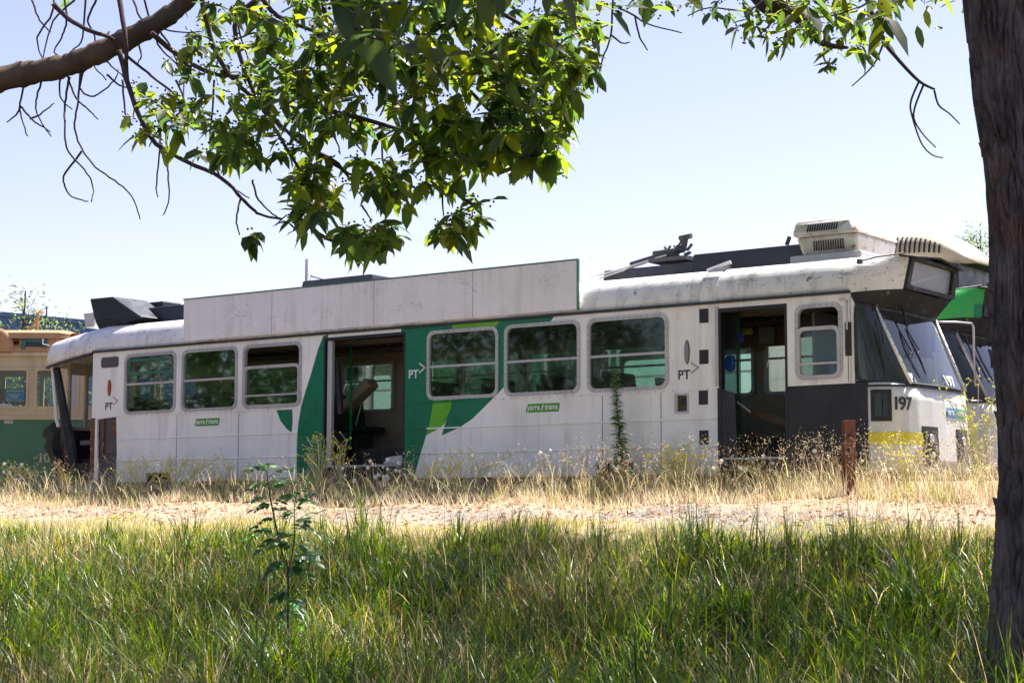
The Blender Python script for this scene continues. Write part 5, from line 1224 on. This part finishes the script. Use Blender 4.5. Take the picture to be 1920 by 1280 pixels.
# sapling with compound leaves in the grass
def sapling():
    Y = 15.2; f0 = at(540, 1160, Y); z0 = float(gz(f0.x, Y))
    g = empty('sapling', (f0.x, Y, z0), label='slender dark sapling with compound leaves rising from the long grass', cat='sapling')
    rel = lambda px, py, dy=0.0: at(px, py, Y + dy) - Vector((f0.x, Y, z0))
    s1 = smoothline([(0, 0, 0), rel(540, 1080), rel(530, 1040), rel(512, 960), rel(503, 905), rel(500, 880)], 5); s2 = smoothline([rel(541, 1070), rel(552, 1010, .1), rel(552, 950, .1), rel(560, 915, .15)], 5)
    m = MB(); m.tube(s1, list(np.linspace(.011, .004, len(s1))), 6); m.tube(s2, list(np.linspace(.007, .003, len(s2))), 6)
    B, Dd, Nn, L = [], [], [], []
    def frond(p, q, n=5, l=.075):
        p, q = Vector(p), Vector(q); mid = p.lerp(q, .5) + Vector((0, 0, .03)); pts = smoothline([p, mid, q], 4); m.tube(pts, .0028, 4)
        ax = (q - p).normalized(); sd = ax.cross(Vector((random.uniform(-.3, .3), random.uniform(-.6, .2), 1))).normalized()
        for i in range(n):
            t = .3 + .7 * i / (n - 1); b = pts[int(t * (len(pts) - 1))]
            for s in (1, -1):
                B.append(b); Dd.append(sd * s + ax * .55 + Vector((0, 0, random.uniform(-.4, .1)))); Nn.append(Vector((random.uniform(-.3, .3), random.uniform(-.7, 0), 1))); L.append(l * random.uniform(.75, 1.2) * (1.1 - .35 * t))
        B.append(q); Dd.append(ax); Nn.append(Vector((0, -.3, 1))); L.append(l)
    for p, q in (((500, 882), (470, 880)), ((500, 885), (510, 872)), ((502, 895), (545, 880)), ((503, 905), (472, 915)), ((505, 915), (548, 905)), ((508, 935), (470, 940)), ((512, 955), (545, 930)), ((514, 970), (482, 985)), ((517, 990), (462, 1008)),
                 ((552, 960), (585, 925)), ((553, 950), (575, 905)), ((556, 935), (530, 930)), ((552, 980), (598, 960)), ((552, 985), (605, 1005)), ((550, 1010), (522, 1000)), ((550, 1040), (590, 1055)), ((545, 1060), (575, 1075)), ((530, 1050), (505, 1075)), ((552, 1020), (588, 1040)), ((541, 1130), (560, 1130)), ((541, 1140), (530, 1165)), ((541, 1120), (570, 1150)), ((501, 890), (490, 872)), ((505, 920), (530, 900)), ((509, 945), (478, 955)), ((515, 980), (540, 962)), ((552, 970), (520, 955)), ((554, 940), (590, 945)), ((551, 1000), (575, 975)), ((549, 1030), (520, 1020)), ((545, 1055), (600, 1040)), ((522, 1010), (490, 1030)), ((541, 1110), (515, 1120)), ((541, 1145), (560, 1170))):
        frond(rel(*p, random.uniform(-.05, .1)), rel(q[0], q[1], random.uniform(-.15, .25)), 6, .082 if p[1] < 1000 else .105)
    m.build('stem', M['twig'], g, smooth=True)
    n = len(B); V, a, q, T_ = leaves(np.array(B), np.array(Dd), np.array(Nn), np.array(L), np.array(L) * .56, pal(n, [(.03, .075, .028), (.045, .10, .03), (.025, .06, .03)]), .15)
    np_mesh('foliage', V, [a, q], M['leaf'], g, tint=T_)
sapling()
#@@TREES
# ---------------------------------------------------------------- trees
LEAFC = [(.045, .072, .012), (.034, .06, .012), (.06, .088, .012), (.025, .05, .016), (.085, .105, .012)]
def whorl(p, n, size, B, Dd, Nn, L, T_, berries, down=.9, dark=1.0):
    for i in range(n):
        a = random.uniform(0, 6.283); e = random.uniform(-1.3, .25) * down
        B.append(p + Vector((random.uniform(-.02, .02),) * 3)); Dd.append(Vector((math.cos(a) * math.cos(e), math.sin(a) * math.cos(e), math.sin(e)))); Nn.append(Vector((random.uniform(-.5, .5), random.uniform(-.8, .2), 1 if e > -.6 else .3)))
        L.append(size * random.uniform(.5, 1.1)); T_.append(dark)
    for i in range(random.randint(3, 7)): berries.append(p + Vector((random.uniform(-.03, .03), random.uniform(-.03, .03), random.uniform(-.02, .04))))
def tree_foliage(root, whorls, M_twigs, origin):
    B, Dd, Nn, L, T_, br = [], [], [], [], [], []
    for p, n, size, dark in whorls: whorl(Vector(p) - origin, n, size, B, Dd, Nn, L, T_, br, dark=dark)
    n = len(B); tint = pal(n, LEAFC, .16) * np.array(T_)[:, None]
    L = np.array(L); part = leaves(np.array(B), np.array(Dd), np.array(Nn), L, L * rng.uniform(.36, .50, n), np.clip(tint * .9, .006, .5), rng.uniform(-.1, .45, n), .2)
    m = MB(); dots(m, br, .006); f = m.build('fruit', M['berry'], root); f['kind'] = 'stuff'
    return part
def canopy(n, centre_fn, origin):
    """High leaf mass above the view: clumps of leaves."""
    cl = [centre_fn() for _ in range(n)]; B = []
    for c in cl:
        k = random.randint(60, 95); B.append(np.array(c) + rng.normal(0, 1, (k, 3)) * np.array([.42, .42, .28]))
    B = np.concatenate(B) - np.array(origin); n = len(B); d = rng.normal(0, 1, (n, 3)); d[:, 2] -= .6
    return leaves(B, d, rng.normal(0, 1, (n, 3)), rng.uniform(.10, .17, n), rng.uniform(.045, .07, n), pal(n, LEAFC), .2)
def over(X, Y, zmin):
    """Point on the sun's line above a ground point, high enough to stay out of the view from below."""
    g = Vector((X, Y, float(gz(X, Y)))); t = 4.0
    while True:
        P = g + SUN * t
        if P.z > EYE + .305 * P.y + zmin: return P
        t += .15

# right-hand gum: trunk at the frame edge
def right_tree():
    Y = 11.4; k = Y / F
    edge = [(-400, 1770), (0, 1808), (200, 1828), (300, 1845), (430, 1856), (600, 1857), (760, 1868), (900, 1873), (1000, 1868), (1100, 1861), (1200, 1855), (1280, 1848), (1400, 1836)]
    rad = lambda z: .235 + .05 * max(0, (.0 - z) / 1.6) ** 2 + .03 * max(0, (z - 2) / 2)
    zs, xs = [], []
    for py, px in edge:
        P = at(px, py, Y); zs.append(P.z); xs.append(P.x + rad(P.z))
    zs, xs = zs[::-1], xs[::-1]
    base = Vector((xs[0] + .03, Y, float(gz(xs[0], Y))))
    T = empty('gum_tree', base, label='thick furrowed dark grey trunk with peeling bark and a leafy overhanging branch', cat='tree')
    na, nz = 230, 900; vs = []
    for j in range(nz + 1):
        z = base.z - .1 + (4.9 - base.z) * j / nz; cx = float(np.interp(z, zs, xs)); r = rad(z)
        for i in range(na):
            th = 2 * math.pi * i / na; ca, sa = math.cos(th), math.sin(th)
            p = Vector((ca * 3.2, sa * 3.2, z * .8)); tw = noise.noise(Vector((ca * 1.2, sa * 1.2, z * 1.3))) * .9
            f = 1 - abs(noise.noise(Vector((ca * 4.6 + tw, sa * 4.6 + tw, z * 2.3)))) * 5.5
            f2 = 1 - abs(noise.noise(Vector((ca * 8 + tw * 2, sa * 8, z * 4.5 + 7)))) * 5
            d = -.030 * max(0, f) ** 1.3 - .016 * max(0, f2) ** 1.3 + .012 * noise.noise(Vector((ca * 2, sa * 2, z * .9 + 3))) + .004 * noise.noise(Vector((ca * 14, sa * 14, z * 9)))
            vs.append((cx + ca * (r + d) - base.x, sa * (r + d), z - base.z))
    i = np.arange((nz + 1) * na).reshape(nz + 1, na); j2 = np.roll(i, -1, 1)
    fc = np.stack([i[:-1], j2[:-1], j2[1:], i[1:]], -1).reshape(-1, 4)
    tr = np_mesh('trunk', vs, [fc], M['bark'], T, smooth=True)
    # loose bark flakes
    for py, px, ln, w in ((295, 1840, .09, .02), (580, 1851, .11, .03), (610, 1853, .16, .02), (690, 1858, .12, .03), (800, 1869, .10, .02), (970, 1867, .13, .02), (1150, 1858, .18, .035), (200, 1829, .08, .015), (650, 1853, .07, .03), (560, 1855, .1, .02)):
        P = at(px, py, Y - .05) - base; m = MB(); m.add([P, P + Vector((-.012, -.03, ln * .5)), P + Vector((-.03, -.04, ln)), P + Vector((.02, -.05, ln * .9)), P + Vector((.03, -.04, ln * .4)), P + Vector((.03, -.03, 0))], [(0, 5, 4, 1), (1, 4, 3, 2)]); m.build('loose_bark', M['bark'], tr, solid=.006)
    # branches
    m = MB(); O = base
    def br(pts, y, r0, r1, n=6): ps = smoothline([at(px, py, y + dy) - O for px, py, dy in pts], 5); m.tube(ps, list(np.linspace(r0, r1, len(ps))), n)
    top = Vector((float(np.interp(4.7, zs, xs)), Y, 4.7)) - O
    ps = smoothline([top, top + Vector((-.6, -.9, .3)), at(1560, -230, 9.2) - O, at(1400, -90, 8.8) - O, at(1433, 0, 8.6) - O, at(1467, 20, 8.6) - O, at(1500, 33, 8.5) - O, at(1520, 60, 8.5) - O, at(1547, 83, 8.5) - O, at(1590, 90, 8.5) - O], 6)
    m.tube(ps, list(np.linspace(.09, .007, len(ps))), 8)
    ps = smoothline([at(1560, -230, 9.2) - O, at(1610, -60, 8.7) - O, at(1633, 20, 8.5) - O], 5); m.tube(ps, list(np.linspace(.04, .012, len(ps))), 7)
    br([(1633, 20, 0), (1657, 77, 0), (1680, 107, 0), (1710, 140, 0), (1730, 157, 0), (1753, 168, 0)], 8.5, .012, .006)
    for c in ([(1752, 170), (1760, 197), (1780, 213), (1800, 233)], [(1723, 153), (1708, 190), (1710, 217), (1727, 267), (1747, 290), (1768, 296)], [(1732, 158), (1713, 213), (1727, 247), (1755, 277)], [(1657, 80), (1637, 123), (1597, 162)],
              [(1433, 0), (1400, 20), (1330, 15), (1290, 30)], [(1467, 20), (1440, 50), (1420, 70)], [(1500, 33), (1560, 30), (1620, 10)], [(1520, 60), (1500, 90)], [(1547, 83), (1545, 110), (1560, 130)]):
        br([(x, y, 0) for x, y in c], 8.5, .006, .003, 5)
    m.build('branch', M['twig'], T, smooth=True)
    W = []
    def w(px, py, n=6, s=.10, dark=1.0, y=8.5): W.append((at(px, py, y + random.uniform(-.35, .35)), n, s, dark))
    for px, py, n in ((1300, 10, 3), (1330, 25, 3), (1365, 25, 5), (1385, 50, 5), (1400, 75, 4), (1420, 45, 6), (1440, 60, 6), (1455, 75, 4), (1470, 40, 6), (1480, 70, 4), (1495, 50, 5), (1420, 10, 5), (1450, 0, 5), (1390, 5, 5), (1350, 0, 4),
                      (1500, 10, 6), (1530, 20, 5), (1545, 60, 6), (1575, 70, 7), (1560, 95, 6), (1550, 125, 5), (1565, 120, 4), (1600, 90, 7), (1625, 95, 5), (1600, 40, 8), (1620, 20, 8), (1640, 40, 7), (1580, 20, 7), (1650, 15, 6), (1660, 80, 4), (1675, 65, 2),
                      (1690, -5, 4), (1665, 0, 5), (1715, -8, 3), (1760, -8, 2), (1540, -10, 7), (1580, -12, 7), (1620, -15, 7), (1510, -15, 6), (1470, -15, 6), (1430, -15, 6)): w(px, py, n)
    for _ in range(34): w(random.gauss(1520, 75), random.gauss(35, 28), random.randint(3, 6))
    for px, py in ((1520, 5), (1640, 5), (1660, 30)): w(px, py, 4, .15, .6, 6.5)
    parts = [tree_foliage(T, W, None, O)]
    # crown above the frame, shading the right half of the bank
    def cf():
        while True:
            X = random.uniform(-1.5, 7.5); Yy = random.uniform(10.5, 19.5); v = DIST - (X * SA + Yy * CA)
            if 5.4 < v < 13 and noise.noise(Vector((X * 1.0, Yy * 1.0, 2))) > -.12: return over(X, Yy, .5 + random.uniform(0, 1.4))
    parts.append(canopy(215, cf, O))
    V, Fs, T_ = join(parts); np_mesh('crown', V, Fs, M['leaf'], T, tint=T_, smooth=True)
right_tree()

def left_tree():
    Y0 = 7.6
    b = at(-430, 900, 8.2); base = Vector((b.x, 8.2, float(gz(b.x, 8.2))))
    T = empty('overhanging_tree', base, label='tree reaching in from the left with a smooth limb, bare twigs and hanging leaves', cat='tree'); O = base
    m = MB(); fork = at(-380, 215, 8.1) - O
    ps = smoothline([(0, 0, -.2), (.05, .03, 1.0), (.02, 0, 2.2), fork, fork + Vector((-.1, .1, 1.5)), fork + Vector((.2, .3, 3.2))], 6); m.tube(ps, list(np.linspace(.19, .09, len(ps))), 12); 
    tr = m.build('trunk', M['limb'], T, smooth=True)
    m = MB(); limb = smoothline([fork, at(-180, 190, 7.8) - O, at(-40, 157, 7.6) - O, at(40, 140, 7.6) - O, at(120, 124, 7.6) - O, at(175, 103, 7.6) - O, at(240, 73, 7.6) - O, at(300, 40, 7.6) - O, at(350, 0, 7.6) - O, at(420, -90, 7.5) - O, at(620, -210, 7.3) - O, at(900, -240, 7.0) - O, at(1100, -200, 6.8) - O], 8)
    n = len(limb); rr = [float(np.interp(i / n, [0, .3, .5, .7, 1], [.068, .052, .048, .038, .02])) for i in range(n)]
    # swellings and knots
    rr = [r * (1 + .07 * math.sin(i * 1.1) + .05 * math.sin(i * 2.7)) for i, r in enumerate(rr)]; m.tube(limb, rr, 14); m.build('limb', M['limb'], T, smooth=True)
    m = MB()
    def br(c, y, r0, r1, n=5):
        ps = smoothline([at(px, py, y + random.uniform(-.05, .05)) - O for px, py in c], 5); ps = [p + Vector((random.uniform(-.002, .002), 0, random.uniform(-.002, .002))) for p in ps]; m.tube(ps, list(np.linspace(r0, r1, len(ps))), n)
    fine = [[(100, -20), (98, 25), (70, 70), (78, 106), (83, 118)], [(49, 145), (39, 187), (38, 211), (51, 256)], [(39, 199), (59, 223), (95, 248)], [(83, 140), (69, 183), (70, 215), (96, 256)], [(57, 223), (75, 215), (102, 193)], [(130, 146), (122, 195), (122, 252), (128, 284), (163, 325), (175, 353), (171, 378)],
            [(150, 130), (146, 191), (140, 240), (154, 280), (179, 313), (223, 345), (248, 370), (263, 410)], [(154, 284), (122, 325), (120, 345), (134, 368), (165, 378)], [(305, 180), (301, 244), (297, 305), (293, 353), (296, 370)], [(310, 230), (313, 280), (315, 325), (317, 374), (306, 403)],
            [(398, 300), (418, 337), (467, 372)], [(451, 374), (443, 410), (449, 441)], [(473, 337), (484, 374), (512, 402), (530, 411)], [(125, 140), (142, 183), (165, 205), (184, 224)], [(38, 200), (30, 215), (12, 230)], [(115, 125), (113, 180), (135, 205)], [(160, 120), (150, 165), (178, 180), (215, 150), (222, 130)],
            [(250, 60), (265, 100), (258, 120)], [(205, 60), (190, 100), (215, 130), (240, 150)], [(120, -10), (125, 40), (115, 70), (102, 98), (120, 108)], [(160, -10), (155, 70), (135, 95)], [(180, 0), (165, 40), (178, 70), (175, 120), (200, 150)], [(140, 0), (100, 40), (80, 110)], [(60, 0), (75, 40), (95, 60)],
            [(200, 140), (225, 160), (250, 165)], [(230, 150), (235, 215), (250, 236)], [(270, 0), (285, 50), (300, 90), (330, 120), (345, 160), (340, 200)], [(300, 60), (320, 90), (345, 150)], [(330, 150), (345, 200), (300, 240), (280, 275)], [(402, 150), (396, 227), (394, 280), (410, 325)], [(445, 0), (448, 60), (465, 110), (460, 160)],
            [(716, 236), (718, 301), (735, 325)], [(657, 228), (662, 260), (686, 290)], [(613, 240), (632, 268), (637, 290)], [(828, 362), (832, 406)], [(678, 386), (698, 414)], [(1149, 0), (1145, 65), (1125, 126), (1121, 175)], [(1102, 49), (1120, 54), (1141, 47)], [(1145, 65), (1165, 80), (1180, 80)], [(1150, 10), (1190, 30), (1215, 45), (1280, 62)], [(1190, 30), (1200, 70), (1215, 95)],
            [(500, 20), (470, 60), (420, 90), (400, 140)], [(560, 30), (545, 90), (500, 150), (470, 220)], [(250, 0), (270, 40), (330, 60), (380, 60)], [(580, 0), (640, 60), (650, 140), (690, 220)]]
    for c in fine: br(c, Y0, .0055, .0028)
    mid = [[(223, 95), (248, 183), (284, 260), (337, 297), (414, 333), (463, 382), (488, 402), (530, 411)], [(374, -20), (390, 53), (410, 110), (451, 163), (508, 215), (557, 264), (640, 317), (700, 350)], [(223, -10), (236, 81), (240, 150), (260, 219)], [(284, 62), (337, 106), (398, 138), (488, 146), (601, 152)], [(100, 8), (130, 37), (175, 61), (211, 73), (240, 106), (284, 142), (330, 180)],
           [(560, 195), (714, 232), (804, 260)], [(600, -30), (620, 60), (680, 140), (760, 210), (812, 317), (861, 366), (893, 386)], [(880, 60), (966, 130), (1084, 130)], [(568, 276), (625, 301), (657, 337)], [(545, 400), (575, 420), (613, 447), (649, 459)], [(480, -20), (520, 30), (590, 60), (650, 110), (700, 180)], [(700, -40), (780, 60), (860, 150), (930, 220), (1000, 290)], [(800, -60), (900, 0), (1000, 60), (1090, 110)], [(480, 0), (440, 50), (470, 160), (520, 250), (570, 330), (600, 380)]]
    for c in mid: br(c, Y0 - .1, .013, .005, 6)
    m.build('twigs', M['twig'], T, smooth=True)
    W = []
    def w(px, py, n=7, s=.10, dark=1.0, y=7.2, dy=.7): W.append((at(px, py, y + random.uniform(-dy, dy)), n, s, dark))
    def blob(n, cx, cy, rx, ry, s=.115, y=7.2, dark=1.0, k=7):
        for _ in range(n):
            r = math.sqrt(random.random()); a = random.uniform(0, 6.283); w(cx + rx * r * math.cos(a), cy + ry * r * math.sin(a), k + random.randint(-2, 2), s, dark, y)
    # dense upper centre, thinning outwards; lower fringes placed one by one
    blob(105, 860, 40, 230, 110); blob(62, 1010, 120, 105, 100); blob(50, 780, 170, 180, 90); blob(48, 900, 240, 140, 70); blob(46, 610, 60, 150, 90, s=.10); blob(26, 480, 60, 130, 80, s=.09, k=6); blob(28, 440, 190, 150, 60, s=.09, k=6); blob(22, 590, 160, 130, 80, s=.10); blob(15, 400, 120, 110, 50, s=.085, k=5); blob(10, 300, 215, 60, 50, s=.09, k=4)
    blob(26, 480, 260, 100, 40, s=.10, k=7); blob(16, 640, 180, 110, 70, s=.10); blob(12, 1080, 30, 50, 60, s=.10); blob(24, 1000, 255, 55, 55); blob(16, 1020, 205, 50, 60); blob(15, 580, 370, 45, 50); blob(13, 690, 440, 55, 30); blob(8, 740, 340, 50, 40); blob(10, 860, 420, 40, 34); blob(9, 640, 320, 60, 30); blob(10, 820, 310, 60, 40); blob(10, 560, 160, 80, 60, s=.10, k=5)
    for px, py, n in ((270, 190, 4), (300, 200, 3), (265, 250, 5), (285, 240, 6), (300, 280, 3), (345, 240, 5), (375, 290, 6), (390, 280, 5), (350, 200, 3), (255, 160, 3), (430, 250, 6), (420, 290, 4),
                      (565, 330, 9), (585, 350, 9), (600, 310, 6), (570, 380, 8), (600, 385, 7), (550, 410, 6), (545, 350, 6), (575, 425, 2), (590, 290, 5), (660, 300, 6), (650, 340, 7), (690, 325, 6), (700, 345, 6), (735, 330, 8), (745, 350, 7), (760, 380, 3), (725, 300, 6), (780, 350, 5), (790, 300, 7), (820, 330, 7), (845, 340, 5),
                      (470, 440, 8), (672, 440, 8), (700, 425, 8), (725, 430, 5), (655, 465, 4), (680, 460, 4), (850, 425, 9), (835, 440, 4), (885, 375, 6), (915, 380, 4), (870, 395, 3), (1030, 300, 6), (1000, 290, 5), (1045, 330, 2), (950, 300, 6), (905, 310, 7), (870, 290, 7),
                      (1110, 90, 5), (1100, 130, 4), (1060, 190, 5), (1060, 150, 5), (1150, 20, 3), (1125, 0, 4), (1180, 10, 2), (1210, 0, 3), (1245, 5, 2), (1265, 20, 2), (1300, 5, 2), (1225, 30, 1)): w(px, py, n, .11)
    # near hanging leaves at the top, their tint darkened to stand in for shade
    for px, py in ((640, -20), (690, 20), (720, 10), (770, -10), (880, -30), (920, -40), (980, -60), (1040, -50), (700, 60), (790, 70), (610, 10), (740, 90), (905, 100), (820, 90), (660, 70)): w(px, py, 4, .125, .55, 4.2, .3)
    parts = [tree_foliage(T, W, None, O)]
    def cf():
        while True:
            X = random.uniform(-8.5, 1.5); Yy = random.uniform(9.5, 20.5); v = DIST - (X * SA + Yy * CA)
            if 5.5 < v < 14 and noise.noise(Vector((X * 1.0, Yy * 1.0, 2))) > -.12: return over(X, Yy, .5 + random.uniform(0, 1.4))
    def cb():
        while True:
            X = random.uniform(-5, 4.5); Yy = random.uniform(8.5, 13.5); v = DIST - (X * SA + Yy * CA)
            if noise.noise(Vector((X * 1.1, Yy * 1.1, 6))) > -.1: return over(X, Yy, .5 + random.uniform(0, 1.2))
    parts.append(canopy(85, cb, O))
    def cn():
        P = at(random.uniform(560, 1100), random.uniform(-60, 130), random.uniform(3.9, 4.6)) if random.random() < .6 else at(random.uniform(450, 1150), random.uniform(-60, 220), random.uniform(4.8, 7.6)); t = 1.2
        while True:
            Q = P + SUN * t; 
            if Q.z > EYE + .305 * Q.y + .75: return Q + SUN * random.uniform(0, 1.2)
            t += .15
    parts.append(canopy(245, cf, O)); parts.append(canopy(32, cn, O))
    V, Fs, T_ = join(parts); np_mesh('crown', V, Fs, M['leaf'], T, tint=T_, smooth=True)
left_tree()

# trees standing to the side of the yard: the tram windows mirror them
def side_tree(x, y, h, r):
    T = empty('leafy_tree', (x, y, float(gz(x, y))), label='leafy tree standing across the yard and mirrored in the tram windows', cat='tree', group='trees mirrored in the tram windows')
    m = MB(); m.tube(smoothline([(0, 0, -.2), (.1, .05, h * .3), (-.05, 0, h * .6), (0, 0, h * .95)], 4), list(np.linspace(.2, .03, 13)), 8)
    B = []
    for i in range(int(60 * r)):
        a = random.uniform(0, 6.283); e = random.uniform(-1, 1); q = Vector((math.cos(a) * math.sqrt(1 - e * e) * r, math.sin(a) * math.sqrt(1 - e * e) * r, h * .56 + e * h * .42)) ; q *= 1; q.x *= random.uniform(.5, 1.1); q.y *= random.uniform(.5, 1.1)
        if i % 3 == 0: m.tube([(0, 0, h * .3 + .3 * q.z), (q.x * .6, q.y * .6, q.z * .9), q], [.05, .03, .01], 5)
        B.append(np.array(q) + rng.normal(0, .42, (55, 3)))
    m.build('trunk', M['limb'], T); B = np.concatenate(B); k = len(B)
    V, a, q, T_ = leaves(B, rng.normal(0, 1, (k, 3)) - np.array([0, 0, .5]), rng.normal(0, 1, (k, 3)), rng.uniform(.14, .26, k), rng.uniform(.06, .11, k), pal(k, LEAFC), .2)
    np_mesh('crown', V, [a, q], M['canopy'], T, tint=T_)
for a in ((-21, 36, 8.5, 3.2), (-22.5, 30, 9.5, 3.6), (-22, 23.5, 8.5, 3.4), (-24, 17.5, 8.5, 3.2), (-29, 27, 10, 4.0)): side_tree(*a)

# distant trees
def far_tree(name, px, ptop, pbase_w, Y, label, cols, n, stretch=1.0):
    t = at(px, ptop, Y); h = t.z; x0 = t.x
    T = empty(name, (x0, Y, 0), label=label, cat='tree', group='small trees beyond the trams'); r = pbase_w * Y / F
    m = MB(); m.tube(smoothline([(0, 0, -.2), (.05, 0, h * .4), (-.03, 0, h * .75), (0, 0, h)], 4), list(np.linspace(.10, .015, 13)), 7)
    B = []; D_ = []
    for i in range(n):
        t_ = random.uniform(.45, 1); a = random.uniform(0, 6.283); q = Vector((math.cos(a) * r * (1.15 - t_ * .9) * random.uniform(.5, 1.3), math.sin(a) * r, t_ * h * random.uniform(.93, 1.0))); m.tube([(0, 0, t_ * h * .85), q * .6 + Vector((0, 0, t_ * h * .36)), q], [.02, .012, .005], 4)
        for k in range(60): B.append(np.array(q) + rng.normal(0, .24, 3)); D_.append(np.array([math.cos(a), math.sin(a), .6]) + rng.normal(0, .6, 3))
    m.build('trunk', M['twig'], T); k = len(B)
    V, a, q, T_ = leaves(np.array(B), np.array(D_), rng.normal(0, 1, (k, 3)), rng.uniform(.10, .22, k), rng.uniform(.022, .05, k), pal(k, cols), .2)
    np_mesh('crown', V, [a, q], M['leaf'], T, tint=T_)
G1 = [(.05, .075, .03), (.07, .095, .035), (.04, .06, .028)]
far_tree('young_tree', 48, 545, 34, 46, 'wispy taller young tree behind the rusted roof', G1, 15)
far_tree('young_tree', 88, 575, 26, 46.5, 'wispy shorter young tree beside the orange trolley hook', G1, 11)
far_tree('young_tree', 6, 605, 22, 46, 'low green treetop beside the orange roof dome', G1, 12)
far_tree('young_tree', 125, 598, 22, 47, 'small pale treetop beside the white roof end', G1, 12)
far_tree('gum_treetop', 1838, 432, 60, 58, 'green treetop between the beige roof dome and the thick trunk', G1, 80)
far_tree('gum_treetop', 1672, 455, 14, 60, 'tiny treetop peeping past the air conditioner', G1, 8)
